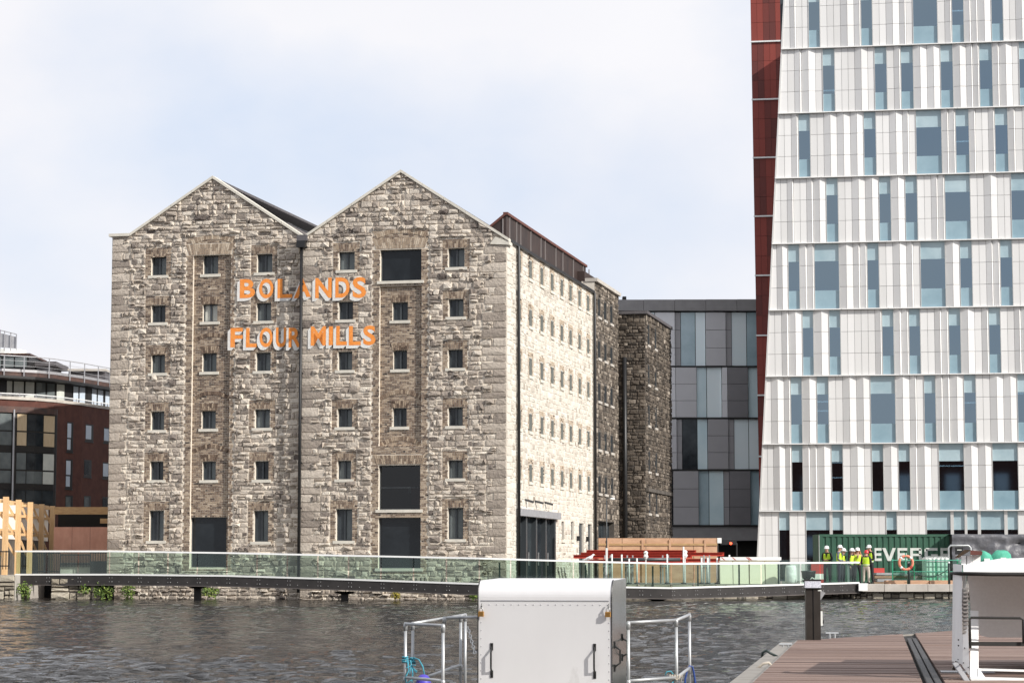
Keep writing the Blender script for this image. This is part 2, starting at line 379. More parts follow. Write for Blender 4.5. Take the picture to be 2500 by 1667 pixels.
# brick apartments
mat('red_brick', (.074, .028, .021), (.115, .044, .032), sc=2.5, rough=.9, bump=.2, bsc=30, wear=((.06, .028, .024), 1.2, .62))
mat('dark_frame', (.013, .012, .012), rough=.5)
mat('roof_fascia', (.10, .052, .040), (.045, .030, .028), sc=3, rough=.7)
mat('curtain', (.62, .50, .34), (.46, .35, .21), sc=9, rough=.9, stretch=(6, 6, .2))
mat('net_blind', (.60, .62, .57), (.50, .53, .49), sc=3, rough=.8)
# bridge, quay
clear_glass('rail_glass', (.74, .845, .795))
mat('bright_rail', (.82, .82, .80), rough=.35, metal=.1)
mat('girder', (.030, .027, .026), (.048, .043, .041), sc=2, rough=.5, metal=.3)
mat('girder_side', (.13, .115, .105), (.17, .15, .14), sc=2, rough=.45, metal=.4)
mat('bolt', (.55, .55, .54), rough=.3, metal=.6)
mat('quay_stone', (0, 0, 0), ramp=[(0, (.10, .085, .065)), (.5, (.32, .28, .215)), (1, (.50, .455, .37))], sc=5, tn=.4, rough=.92, bump=1, bsc=10, bdist=.04, wear=((.075, .08, .04), 2.2, .62))
mat('concrete', (.40, .37, .33), (.50, .465, .42), sc=2, rough=.85, bump=.2, bsc=30, wear=((.30, .27, .24), 1.5, .62))
mat('ground', (.22, .20, .18), (.32, .30, .27), sc=.5, rough=.95, bump=.4, bsc=8)
mat('dark_void', (.012, .011, .010), rough=.95)
mat('timber', (.58, .36, .17), (.72, .49, .27), sc=3, rough=.7, stretch=(6, 6, .5), bump=.2)
mat('white_hoarding', (.80, .74, .67), (.86, .80, .73), sc=1, rough=.8)
mat('plywood_pink', (.43, .215, .155), (.55, .30, .22), sc=2.5, rough=.85, stretch=(1, 1, .5), wear=((.26, .12, .085), 3, .64))
mat('plywood', (.40, .235, .145), (.54, .34, .22), sc=1.6, rough=.85, stretch=(1, 1, 2), wear=((.24, .125, .065), 1.8, .60))
mat('beam_wood', (.44, .29, .14), (.32, .19, .09), sc=6, rough=.8, stretch=(.6, 1, 2))
mat('leaf', (0, 0, 0), ramp=[(0, (.035, .065, .012)), (.6, (.11, .18, .03)), (1, (.26, .32, .07))], sc=2, rough=.7)
mat('leaf_yellow', (0, 0, 0), ramp=[(0, (.14, .12, .02)), (1, (.40, .33, .06))], sc=2, rough=.7)
mat('stem', (.10, .07, .04), rough=.9)
# site things
mat('red_steel', (.34, .028, .014), (.46, .046, .022), sc=3, rough=.55)
mat('pole_grey', (.62, .63, .63), (.72, .73, .72), sc=3, rough=.45)
mat('cream_board', (.80, .74, .58), (.84, .79, .64), sc=1, rough=.7)
mat('white_bag', (.80, .80, .78), rough=.7, bump=.8, bsc=5, bdist=.06)
mat('container_green', (.020, .072, .045), (.036, .105, .066), sc=2, rough=.5, stretch=(1, 1, .4), wear=((.07, .05, .035), 4, .70))
mat('container_letter', (.60, .62, .58), (.50, .53, .49), sc=6, rough=.6, wear=((.16, .20, .15), 5, .66))
mat('tarp', (.10, .10, .112), (.12, .12, .132), sc=3, rough=.42, bump=.5, bsc=7, bdist=.05)
mat('mesh_green', (.05, .30, .20), (.09, .40, .28), sc=8, rough=.8)
clear_glass('green_net', (.42, .74, .60), .5, .02)
mat('white_plastic', (.78, .79, .75), rough=.5)
mat('orange_plastic', (.70, .24, .15), rough=.5)
mat('post_green', (.010, .022, .020), rough=.5)
mat('galv', (.38, .39, .40), (.50, .51, .51), sc=9, rough=.42, metal=.55)
mat('hivis', (.50, .72, .035), rough=.7)
mat('hivis_band', (.62, .66, .60), rough=.4)
mat('skin', (.50, .29, .21), rough=.6)
mat('hat_white', (.84, .84, .84), rough=.35)
mat('hat_red', (.58, .022, .025), rough=.3)
mat('cloth_black', (.014, .014, .017), rough=.85)
mat('cloth_navy', (.022, .026, .038), rough=.85)
mat('cloth_check', (.20, .20, .22), (.04, .04, .06), sc=14, rough=.85, detail=1)
mat('cloth_tan', (.40, .25, .17), rough=.85)
mat('cloth_pale', (.46, .40, .34), rough=.85)
mat('hair_dark', (.045, .020, .013), rough=.6)
mat('hair_fair', (.44, .21, .09), rough=.6)
mat('eye', (.01, .01, .01), rough=.2)
# foreground
mat('steel_sheet', (.76, .75, .75), (.82, .81, .81), sc=1.2, rough=.34, metal=.22, bump=.05, bsc=3, stretch=(1, 1, .6), wear=((.60, .585, .57), 2.2, .60))
mat('steel_polished', (.30, .33, .32), (.42, .44, .43), sc=2.5, rough=.16, metal=.9, bump=.12, bsc=4, stretch=(1, 1, .3))
mat('handle_black', (.010, .010, .010), rough=.4)
mat('brass', (.50, .27, .085), rough=.35, metal=.8)
mat('rope_blue', (.035, .24, .34), (.10, .42, .52), sc=60, rough=.8, bump=.6, bsc=90)
mat('hose_blue', (.015, .05, .22), rough=.35)
mat('buoy_violet', (.075, .055, .42), rough=.5)
mat('rope_white', (.55, .50, .42), (.35, .31, .26), sc=60, rough=.9)
mat('deck_plank', (0, 0, 0), ramp=[(0, (.108, .070, .057)), (.5, (.20, .135, .110)), (1, (.30, .212, .172))], sc=5, tn=.45, rough=.75, stretch=(.35, 5, 1), bump=.3, bsc=14, wear=((.42, .33, .27), 1.3, .60))
mat('deck_edge', (.20, .185, .165), (.30, .28, .25), sc=4, rough=.85, bump=.3)
mat('cover_strip', (.030, .029, .029), (.050, .048, .047), sc=8, rough=.6, bump=.4, bsc=60)
mat('pedestal', (.055, .048, .042), (.085, .076, .068), sc=4, rough=.28, metal=.6)
mat('pedestal_lens', (.42, .42, .48), (.60, .60, .66), sc=70, rough=.3, detail=0)
mat('boat_white', (.74, .735, .72), (.80, .795, .78), sc=3, rough=.4, wear=((.60, .57, .53), 3, .68))
mat('boat_grey', (.66, .655, .64), (.72, .715, .70), sc=30, rough=.6, bump=.15, bsc=80)
mat('white_paint', (.80, .80, .79), (.84, .84, .83), sc=2, rough=.4, wear=((.42, .30, .20), 5, .72))
mat('rubber', (.014, .013, .012), rough=.7)
mat('ladder_grey', (.20, .185, .175), rough=.6)
mat('old_wood', (.20, .13, .085), (.30, .22, .15), sc=10, rough=.85, stretch=(.5, 3, 3))
mat('red_wood', (.10, .028, .022), (.14, .045, .034), sc=8, rough=.7)

# ---------------------------------------------------------------- ground, water
WATER_X = 24.5
def water():
    import numpy as np
    rg = np.random.default_rng(5)
    ss = np.concatenate([[-14, -4, -2, -1.3], np.linspace(-1, 1, 430), [1.3, 2, 4, 14]])
    yf = 15 * np.exp(np.arange(0, np.log(107.5 / 15), .0034)); ys = np.concatenate([np.linspace(-80, 14.5, 12), yf, [110, 116, 122]])
    hw = .235 * np.clip(ys, 15, 200) + 1.2; hw[:12] = np.linspace(60, hw[12], 12)
    X = ss[None, :] * hw[:, None]; Y = np.repeat(ys[:, None], len(ss), 1); Z = np.zeros_like(X); dyr = np.clip(Y, 15, 120) * .0034
    for i in range(40):
        lam = .13 * (1.072 ** i); th = rg.normal(1.62, .5); k = 2 * np.pi / lam; a = .085 * lam / (2 * np.pi) * rg.uniform(.6, 1.35) * (1 if lam < .5 else .6 if lam < .9 else .3)
        ph = k * (X * np.cos(th) + Y * np.sin(th)) + rg.uniform(0, 6.3) + 1.1 * np.sin(X * rg.uniform(.15, .9) + Y * rg.uniform(.1, .6) + i)
        Z += a * np.sin(ph) * np.clip(lam / (3.2 * dyr) - .35, 0, 1)
    gust = .85 + .45 * np.sin(X * .16 + Y * .05 + 1.0) * np.sin(Y * .09 + X * .03) + .2 * np.sin(X * .37 - Y * .11)
    Z *= np.clip(gust, .4, 1.4)
    far = (np.abs(ss)[None, :] > 1.01) | (Y < 14.9) | (Y > 107.6); Z[far] = 0
    n, m = len(ys), len(ss); v = np.stack([X, Y, Z], -1).reshape(-1, 3)
    idx = np.arange(n * m).reshape(n, m); f = np.stack([idx[:-1, :-1], idx[:-1, 1:], idx[1:, 1:], idx[1:, :-1]], -1).reshape(-1, 4)
    me = bpy.data.meshes.new('water'); me.vertices.add(len(v)); me.vertices.foreach_set('co', v.ravel())
    me.loops.add(f.size); me.loops.foreach_set('vertex_index', f.ravel()); me.polygons.add(len(f))
    me.polygons.foreach_set('loop_start', np.arange(0, f.size, 4)); me.polygons.foreach_set('loop_total', np.full(len(f), 4))
    me.update(calc_edges=True); me.polygons.foreach_set('use_smooth', [True] * len(f))
    m_ = mat('water', (.011, .010, .009), (.018, .016, .013), sc=.2, rough=.03, spec=.24, bump=1, bsc=4.5, bdist=.12, stretch=(1, 1.7, 1))
    m_.node_tree.nodes['Principled BSDF'].inputs['IOR'].default_value = 1.33
    me.materials.append(m_); o = bpy.data.objects.new('water', me); COL.objects.link(o); o['kind'] = 'structure'
water()
def slab(name, pts, z0, z1, m):
    mb = MB(); n = len(pts)
    mb.add([(x, y, z0) for x, y in pts] + [(x, y, z1) for x, y in pts], [tuple(range(n - 1, -1, -1)), tuple(range(n, 2 * n))] + [(i, (i + 1) % n, n + (i + 1) % n, n + i) for i in range(n)])
    o = mb.build(name, m); o['kind'] = 'structure'; return o
QZ = .65
slab('ground', [(-900, 109), (-1.0, 109), (-.6, 106.5), (14.6, 105.0), (900, 105.0), (900, 3000), (-900, 3000)], -1.5, QZ - .004, 'ground')

# ---------------------------------------------------------------- the stone mill
PSI = radians(12.9)
Cn = atY(1237, 980, 100); f0 = plane_fn((Cn.x, Cn.y), PSI); MW = -f0(268, 960, .35)[0]
MO = (Cn.x - MW * cos(PSI), Cn.y + MW * sin(PSI)); ms = plane_fn(MO, PSI)
e_, n_ = Vector((cos(PSI), -sin(PSI), 0)), Vector((sin(PSI), cos(PSI), 0))
def side(u, v, xo=0):          # a point of a plane parallel to the mill's flank: distance along it, height
    r = ray(u, v); d = Vector((-MO[0], -MO[1], 0)); t = (MW + xo - d.dot(e_)) / r.dot(e_)
    return d.dot(n_) + r.dot(n_) * t, CZ + r.z * t
mill = thing('stone_mill', 'twin gabled grey stone mill with orange and white painted lettering, standing in the dock water', 'mill', (MO[0], MO[1], 0), -PSI)
rg = random.Random(11)
LD = .35
SV = ms(745, 700, LD)[0]
def PL(a, d, z): return (a, LD - d, z)
def PR(a, d, z): return (a, -d, z)
def PLB(a, d, z): return (a, LD + .15 - d, z)
def PRB(a, d, z): return (a, .15 - d, z)
def PS(a, d, z): return (MW + d, a, z)
CT = .13
gl = [ms(268, 571, LD), ms(319, 570, LD), ms(521, 430, LD), ms(746, 578, LD)]
gr = [ms(746, 578, 0), ms(980, 415, 0), ms(1246, 578.5, 0)]
gl[0] = (0, gl[1][1]); gl[3] = (SV, gl[3][1]); gr[0] = (SV, gr[0][1]); gr[2] = (MW, gr[2][1])
def topf(pts):
    def f(x):
        for (a, z), (b, y) in zip(pts, pts[1:]):
            if x <= b: return z + (y - z) * (x - a) / (b - a) - CT
        return pts[-1][1] - CT
    return f
tl_, tr_ = topf(gl), topf(gr)
def box_px(b, d=0):      # (u0, u1, v0, v1) on the front -> (s0, s1, z0, z1)
    vm = (b[2] + b[3]) / 2; um = (b[0] + b[1]) / 2
    return (ms(b[0], vm, d)[0], ms(b[1], vm, d)[0], ms(um, b[3], d)[1], ms(um, b[2], d)[1])
WA = [(369, 406, 627, 673), (369, 404, 745, 788), (369, 403, 865, 911), (368, 401, 1004, 1050), (366, 399, 1126, 1172), (364, 400, 1246, 1320)]
WB = [(496, 533, 623, 670), (495, 531, 742, 786), (494, 529, 862, 908), (492, 527, 1002, 1047), (494, 527, 1126, 1172)]
WC = [(627, 665, 620, 666), (626, 662, 739, 784), (624.5, 661, 860, 906), (622, 659, 999, 1045), (622, 656, 1125, 1171), (619, 655, 1246, 1322)]
WD = [(827, 866, 615, 660), (826, 862, 736, 781), (825, 860, 858, 904), (824, 860, 997, 1043), (824, 857, 1124, 1170), (820, 860, 1242, 1320)]
WE = [(958, 996, 738, 783), (960, 994, 855, 902), (959, 993, 996, 1042)]
WF = [(1094, 1134, 606, 653), (1095, 1132, 730, 774), (1094, 1130, 853, 899), (1094, 1130, 994, 1040), (1094, 1130, 1123, 1168), (1093, 1131, 1239, 1316)]
DOORB = (465, 553, 1262, 1385)
BIG = [(928, 1029, 609, 686), (924, 1026, 1135, 1244), (923, 1027, 1263, 1387)]
BAYL = box_px((467, 560, 623, 1387), LD); BAYR = box_px((926, 1029, 698, 1088))
hl = [box_px(b, LD) for b in WA + WC]; hb = [box_px(b, LD + .15) for b in WB]; hdoor = box_px(DOORB, LD + .15)
hr = [box_px(b) for b in WD + WF]; he = [box_px(b, .15) for b in WE]; hbig = [box_px(b) for b in BIG]
# back-up walls of lime mortar, behind the stones
w = wall_mb(PL, 0, SV, -.6, 20, [(*h, .30) for h in hl] + [(*BAYL, .15)], tl_, (gl[1][0], gl[2][0]))
w.merge(wall_mb(PR, SV, MW, -.6, 20, [(*h, .30) for h in hr] + [(*h, .30) for h in hbig] + [(*BAYR, .15)], tr_, (gr[1][0],)))
w.merge(wall_mb(PLB, BAYL[0] - .02, BAYL[1] + .02, BAYL[2] - .02, BAYL[3] + .02, [(*h, .25) for h in hb + [hdoor]]))
w.merge(wall_mb(PRB, BAYR[0] - .02, BAYR[1] + .02, BAYR[2] - .02, BAYR[3] + .02, [(*h, .25) for h in he]))
w.add([(SV, 0, -.6), (SV, LD, -.6), (SV, LD, tl_(SV)), (SV, 0, tr_(SV))], [(3, 2, 1, 0)])
w.build('wall', 'mortar', mill)
def surround(b, d):  # brick zone round a window: (zone, fan)
    z = box_px((b[0] - 13, b[1] + 13, b[2] - 23, b[3] + 3), d); f = box_px((b[0] - 2, b[1] + 2, b[2] - 18, b[2] - 1), d); return z, f
zl = [surround(b, LD) for b in WA + WC]; zr = [surround(b, 0) for b in WD + WF]
ZBL = box_px((451, 572, 577, 1392), LD); ZBR = box_px((908, 1046, 562, 1400))
def quoins(a0, sgn, z0, z1, d):
    z = z0; out = []; i = 0
    while z < z1 - .1:
        h = min(rg.uniform(.27, .43), z1 - z); wd = rg.uniform(.8, 1.15) if i % 2 else rg.uniform(.45, .65)
        out.append((a0, a0 + wd, z, z + h) if sgn > 0 else (a0 - wd, a0, z, z + h)); z += h; i += 1
    return out
ql = quoins(0, 1, -.5, gl[0][1] - CT, LD); qr = quoins(MW, -1, -.5, gr[2][1] - CT, 0); qv = quoins(SV, 1, -.5, 15.6, 0)[::1]
allst = MB(); pc = Pieces(); LZ = [box_px((555, 740, 676, 740), LD), box_px((555, 740, 795, 858), LD), box_px((746, 905, 672, 738)), box_px((746, 925, 790, 855))]
def put_stones(rects, P, top, holes, quo, brk):
    for r in rects:
        for q in sub_rects(r, holes, .06):
            poly = [(q[0], q[2]), (q[1], q[2]), (q[1], q[3]), (q[0], q[3])]
            for b0, b1 in zip(brk, brk[1:]):
                t0, t1 = top(b0 + 1e-6), top(b1 - 1e-6)
                if min(q[1], b1) - max(q[0], b0) > .08:
                    s = (t1 - t0) / (b1 - b0)
                    p2 = clip(clip(clip(poly, -1, 0, -b0), 1, 0, b1), -s, 1, t0 - s * b0 - .01)
                    if len(p2) > 2:
                        a = abs(sum(p2[i][0] * p2[i - 1][1] - p2[i - 1][0] * p2[i][1] for i in range(len(p2)))) / 2
                        if a > .004:
                            if any(l[0] < q[1] and l[1] > q[0] and l[2] < q[3] and l[3] > q[2] for l in LZ): m = stone_mb(p2, P, rg.uniform(.02, .055), rg, min(1, max(0, rg.gauss(.55, .28))))
                            elif quo: m = stone_mb(p2, P, rg.uniform(.035, .06), rg, rg.uniform(.28, .82), .010, .014)
                            else: m = stone_mb(p2, P, rg.choice((rg.uniform(.02, .07), rg.uniform(.05, .14))), rg, min(1, max(0, rg.gauss(.61, .23))))
                            pc.add(a, m); allst.merge(m)
HL = hl + [z for z, f in zl] + [ZBL]; HR = hr + [z for z, f in zr] + [ZBR]
bl = [0, gl[1][0], gl[2][0], SV]; br = [SV, gr[1][0], MW]
put_stones(ql, PL, tl_, HL, True, bl); put_stones(qr, PR, tr_, HR, True, br); put_stones(qv, PR, tr_, HR, True, br)
put_stones(rubble(0, SV, -.5, 19.2, rg), PL, tl_, HL + ql, False, bl)
put_stones(rubble(SV, MW, -.5, 19.2, rg), PR, tr_, HR + qr + qv, False, br)
pc.done(mill, 'stone', 'stone', 'small_stones')
# brickwork
bk = Pieces()
for (z, f), h in zip(zl, hl): bricks(bk, PL, z[0], z[1], z[2], z[3], [h, f], rg, .38, .85, .0); fan(bk, PL, f[0], f[1], f[2], f[3], .07, rg, .35, .85)
for (z, f), h in zip(zr, hr): bricks(bk, PR, z[0], z[1], z[2], z[3], [h, f], rg, .38, .85, .0); fan(bk, PR, f[0], f[1], f[2], f[3], .07, rg, .35, .85)
FL = box_px((457, 569, 595, 622), LD); FR = box_px((913, 1043, 582, 607)); FR2 = box_px((920, 1031, 1110, 1133))
bricks(bk, PL, ZBL[0] + .05, ZBL[1] - .05, ZBL[2], ZBL[3], [BAYL, FL], rg, .4, .85, .06)
bricks(bk, PR, ZBR[0] + .05, ZBR[1] - .05, ZBR[2], ZBR[3], [BAYR, FR, FR2] + hbig, rg, .42, .88, .06)
bricks(bk, PLB, *BAYL, hb + [hdoor], rg, .36, .78); bricks(bk, PRB, *BAYR, he, rg, .40, .82)
fan(bk, PL, FL[0] + .1, FL[1] - .1, FL[2], FL[3], .16, rg, .6, 1); fan(bk, PR, FR[0] + .1, FR[1] - .1, FR[2], FR[3], .16, rg, .6, 1)
fan(bk, PR, FR2[0], FR2[1], FR2[2], FR2[3], .14, rg, .45, .9, .03)
cbl, cbr = (BAYL[0] + BAYL[1]) / 2, (BAYR[0] + BAYR[1]) / 2
arch(bk, PL, cbl, ms(513, 596, LD)[1], .95, .22, .20, rg, .6, 1); arch(bk, PR, cbr, ms(978, 581)[1], 1.1, .22, .2, rg, .6, 1)
for v in (834, 976, 1106): arch(bk, PLB, cbl, ms(513, v, LD)[1], .80, .24, .17, rg, .3, .75, .035)
for v in (976, 1090): arch(bk, PRB, cbr, ms(978, v)[1], .88, .28, .18, rg, .4, .85, .035)
for hs, P in ((hb, PLB), (he, PRB)):
    for h in hs: fan(bk, P, h[0] - .04, h[1] + .04, h[3] + .01, h[3] + .32, .07, rg, .3, .8, .034)
bk.done(mill, 'brick', 'brick', 'small_bricks')

def window(par, P, h, dep, glass, fr=.055, mull=1, name='window', sill=True, frame='frame_grey', sillm='pale_stone', trans=0, sd=.07):
    a0, a1, z0, z1 = h[:4]; mb = MB(); R4 = lambda x0, x1, y0, y1: [(x0, y0), (x1, y0), (x1, y1), (x0, y1)]
    d0, d1 = -dep - .05, -dep + .02
    mb.prism(R4(a0, a0 + fr, z0, z1), P, d0, d1); mb.prism(R4(a1 - fr, a1, z0, z1), P, d0, d1)
    mb.prism(R4(a0 + fr, a1 - fr, z0, z0 + fr), P, d0, d1); mb.prism(R4(a0 + fr, a1 - fr, z1 - fr, z1), P, d0, d1)
    xs = [a0 + fr + (a1 - a0 - 2 * fr) * i / (mull + 1) for i in range(mull + 2)]
    for x in xs[1:-1]: mb.prism(R4(x - fr * .8, x + fr * .8, z0 + fr, z1 - fr), P, d0, d1 + .012)
    for k in range(trans):
        z = z0 + (z1 - z0) * (k + 1) / (trans + 1); mb.prism(R4(a0 + fr, a1 - fr, z - fr / 3, z + fr / 3), P, d0, d1 - .005)
    o = mb.build(name, frame, par)
    for i in range(mull + 1):
        x0, x1 = xs[i] + (fr * .8 if i else 0), xs[i + 1] - (fr * .8 if i < mull else 0)
        g = glass[i % len(glass)] if isinstance(glass, (list, tuple)) else glass
        MB().prism(R4(x0, x1, z0 + fr, z1 - fr), P, d0 + .005, d0 + .015).build('pane', g, o)
    if sill: MB().prism(R4(a0 - .12, a1 + .12, z0 - .12, z0 + .01), P, -dep, sd).build('sill', sillm, o)
    return o
gk = {(1, 1): ['window_pale'], }
def pick():
    r = rg.random(); return ['window_glass', 'window_glass'] if r < .45 else (['window_blind', 'window_blind'] if r < .75 else ['window_glass', 'window_blind'])
for i, h in enumerate(hl): window(mill, PL, h, .20, pick())
for i, h in enumerate(hb): window(mill, PLB, h, .16, ['window_pale', 'window_pale'] if i == 1 else pick())
for i, h in enumerate(hr): window(mill, PR, h, .20, pick())
for i, h in enumerate(he): window(mill, PRB, h, .16, pick())
window(mill, PLB, hdoor, .16, 'window_dark', .05, 0)
window(mill, PR, hbig[0], .22, 'window_dark', .05, 0); window(mill, PR, hbig[2], .22, 'window_dark', .05, 0)
bw = window(mill, PR, hbig[1], .22, 'clear_pane', .05, 0, trans=1)
b = hbig[1]; MB().box(b[0] - .3, b[1] + .3, .9, 3.0, b[2] - .2, b[3] + .2).build('room', 'interior_dark', mill)
MB().box(b[1] - .55, b[1] - .05, .55, .85, b[2] + .25, b[2] + 1.0).build('red_screen', 'red_item', mill)
MB().box(b[1] - .72, b[1] - .57, .55, .8, b[2] + .75, b[2] + 1.05).build('white_screen', 'white_plastic', mill)
# copings in short lengths
def coping(p, q, P, depth=.55):
    n = max(1, round(math.dist(p, q) / 1.25)); dx, dz = (q[0] - p[0]) / n, (q[1] - p[1]) / n
    for i in range(n):
        a, b = (p[0] + dx * i, p[1] + dz * i), (p[0] + dx * (i + 1), p[1] + dz * (i + 1)); g = .006
        mb = MB(); a2 = (a[0] + dx * g, a[1] + dz * g); b2 = (b[0] - dx * g, b[1] - dz * g)
        mb.prism([(a2[0], a2[1] - CT), (b2[0], b2[1] - CT), b2, a2], P, -depth, .13 + rg.uniform(-.004, .004)); mb.build('coping_stone', 'pale_stone', mill)
coping((-.14, gl[0][1]), gl[1], PL); coping(gl[1], gl[2], PL); coping(gl[2], gl[3], PL)
coping(gr[0], gr[1], PR); coping(gr[1], (gr[2][0] + .12, gr[2][1] - .07), PR)
MB().prism([(MW - .75, gr[2][1] - .30), (MW + .14, gr[2][1] - .36), (MW + .14, gr[2][1] - .22), (MW - .5, gr[2][1] + .02)], PR, -.5, .10).build('kneeler_stone', 'pale_stone', mill)
# roofs behind the gables
SL = 20.0
def roof_plane(p, q, y0, y1, lift, m='slate', name='roof'):
    mb = MB(); a = [(p[0], y0, p[1] + lift), (q[0], y0, q[1] + lift), (q[0], y1, q[1] + lift), (p[0], y1, p[1] + lift)]
    mb.add(a + [(x, y, z - .12) for x, y, z in a], [(0, 1, 2, 3), (7, 6, 5, 4), (0, 4, 5, 1), (1, 5, 6, 2), (2, 6, 7, 3), (3, 7, 4, 0)])
    return mb.build(name, m, mill)
roof_plane(gl[1], gl[2], LD + .6, SL, -.02); GR2 = (gl[2][0], gl[2][1] - .62); roof_plane(GR2, gl[3], LD + .6, SL, .06)
roof_plane(gr[0], gr[1], .6, SL, -.02); roof_plane(gr[1], (MW - .2, gr[2][1]), .6, SL, -.05)
def on_roof(t, y, l): return (gl[2][0] + (gl[3][0] - gl[2][0]) * t, y, GR2[1] + (gl[3][1] - GR2[1]) * t + l)
for k, y in enumerate((1.4, 4.2, 7.0)):
    mb = MB(); a = [on_roof(.50, y, .07), on_roof(.95, y, .07), on_roof(.95, y + 1.5, .07), on_roof(.50, y + 1.5, .07)]
    mb.hexa([a[0], a[1], a[2], a[3]] + [(x, yy, z + .10) for x, yy, z in a]); sk = mb.build('skylight', 'seam_metal', mill)
    a = [on_roof(.53, y + .15, .18), on_roof(.92, y + .15, .18), on_roof(.92, y + 1.35, .18), on_roof(.53, y + 1.35, .18)]
    MB().hexa(a + [(x, yy, z + .012) for x, yy, z in a]).build('pane', 'window_glass', sk)
MB().box(0, .3, LD, SL, -.5, gl[0][1] - CT).build('left_flank', 'mortar', mill)
# valley rainwater pipe
hp = ms(743, 606, 0)
pipe = MB().tube([(SV - .02, -.16, .3), (SV - .02, -.16, hp[1])], .068, 10).build('downpipe', 'black_iron', mill, smooth=True)
MB().box(SV - .20, SV + .20, -.36, -.02, hp[1], hp[1] + .30).build('hopper', 'black_iron', pipe)
MB().box(SV - .24, SV + .24, -.22, -.0, hp[1] + .31, hp[1] + .58).build('flashing', 'slate', mill)
k = MB()
for z in range(2, 15, 2): k.box(SV - .11, SV + .07, -.15, -.02, z, z + .06)
k.build('pipe_brackets', 'black_iron', pipe)

# flank of the mill, facing the yard
zrow = [(ms(1112, a)[1], ms(1112, b)[1]) for a, b in ((653, 606), (774, 730), (899, 853), (1040, 994), (1168, 1123))]
ycol = [side(u, 900)[0] for u in (1267.8, 1295, 1322.6, 1348, 1371.6, 1393, 1415, 1436)]
hs = [(y - .33, y + .33, z0, z1) for z0, z1 in zrow for y in ycol]
ent = (side(1261, 1300)[0], side(1356, 1300)[0], QZ, side(1300, 1262)[1])
low = [(side(1371, 1290)[0], side(1377.5, 1290)[0], side(1375, 1318)[1], side(1375, 1273)[1]), (side(1394, 1290)[0], side(1400.5, 1290)[0], side(1397, 1318)[1], side(1397, 1273)[1])]
drs = [(side(1413, 1300)[0], side(1425, 1300)[0], QZ, side(1419, 1277)[1]), (side(1435, 1300)[0], side(1445, 1300)[0], QZ, side(1440, 1279)[1])]
EV = 15.76
wall_mb(PS, 0, SL, -.6, EV, [(*h, .28) for h in hs + [ent] + low + drs]).build('flank_wall', 'mortar_sun_tint', mill)
sp = Pieces(); rg2 = random.Random(4)
hz = [(h[0] - .2, h[1] + .2, h[2] - .1, h[3] + .28) for h in hs]
qs = quoins(0, 1, -.5, EV - .02, 0)
for r in qs:
    q = [(r[0], r[2]), (r[1], r[2]), (r[1], r[3]), (r[0], r[3])]; sp.add(1, stone_mb(q, PS, .03, rg2, rg2.uniform(.6, .95), .008, .01))
for r in rubble(0, SL, -.4, EV, rg2):
    for q in sub_rects(r, hz + [ent] + low + drs + qs, .06):
        sp.add(1, stone_mb([(q[0], q[2]), (q[1], q[2]), (q[1], q[3]), (q[0], q[3])], PS, rg2.uniform(.008, .035), rg2, min(1, max(0, rg2.gauss(.66, .22))), .012, .02))
sp.joined().build('flank_stones', 'stone_sun_tint', mill, kind='stuff')
sb = Pieces()
for h, z in zip(hs, hz): bricks(sb, PS, z[0], z[1], z[2], z[3], [h], rg2, .82, 1, .05, .02)
sb.joined().build('flank_bricks', 'brick', mill, kind='stuff')
for h in hs: window(mill, PS, h, .02, 'flank_pane', sd=.06, frame='flank_frame')
for h in low: window(mill, PS, h, .12, 'window_glass', .05, 0)
for h in drs:
    d = MB().prism([(h[0], h[2]), (h[1], h[2]), (h[1], h[3]), (h[0], h[3])], PS, -.16, -.10).build('door', 'frame_grey', mill)
    MB().bar(PS(h[0] + .12, -.05, 1.5), PS(h[0] + .12, -.05, 2.0), .04).build('handle', 'galv', d)
    MB().prism([(h[0] - .6, h[3] - .9), (h[0] - .45, h[3] - .9), (h[0] - .45, h[3] - .65), (h[0] - .6, h[3] - .65)], PS, 0, .16).build('wall_lamp', 'black_iron', mill)
ne = 4; we = (ent[1] - ent[0]) / ne
for i in range(ne):
    a = ent[0] + we * i
    d = MB().prism([(a + .03, ent[2]), (a + we - .25, ent[2]), (a + we - .25, ent[3]), (a + .03, ent[3])], PS, -.24, -.20).build('glazed_door', 'window_glass', mill)
    MB().prism([(a + we - .25, ent[2]), (a + we + .02, ent[2]), (a + we + .02, ent[3]), (a + we - .25, ent[3])], PS, -.26, .02).build('door_post', 'frame_grey', d)
    MB().bar(PS(a + we * .5, -.15, 1.5), PS(a + we * .5, -.15, 2.1), .05).build('handle', 'galv', d)
MB().prism([(ent[0] - .1, ent[3]), (ent[1] + .3, ent[3]), (ent[1] + .3, ent[3] + .32), (ent[0] - .1, ent[3] + .32)], PS, 0, .22).build('canopy', 'zinc', mill)
for i in range(3):
    a = ent[0] + we * (i + .8); MB().bar(PS(a, 0, ent[3] + .75), PS(a + .25, .35, ent[3] + .65), .09).build('floodlight', 'black_iron', mill)
for u in (1259.5, 1446.5):
    y = side(u, 900)[0]; MB().tube([PS(y, .13, .7), PS(y, .13, EV - .1), PS(y, .03, EV)], .075, 8).build('downpipe', 'black_iron', mill, smooth=True)
MB().prism([(.3, EV - .08), (SL, EV - .08), (SL, EV + .06), (.3, EV + .06)], PS, -.35, .13).build('gutter', 'black_iron', mill)
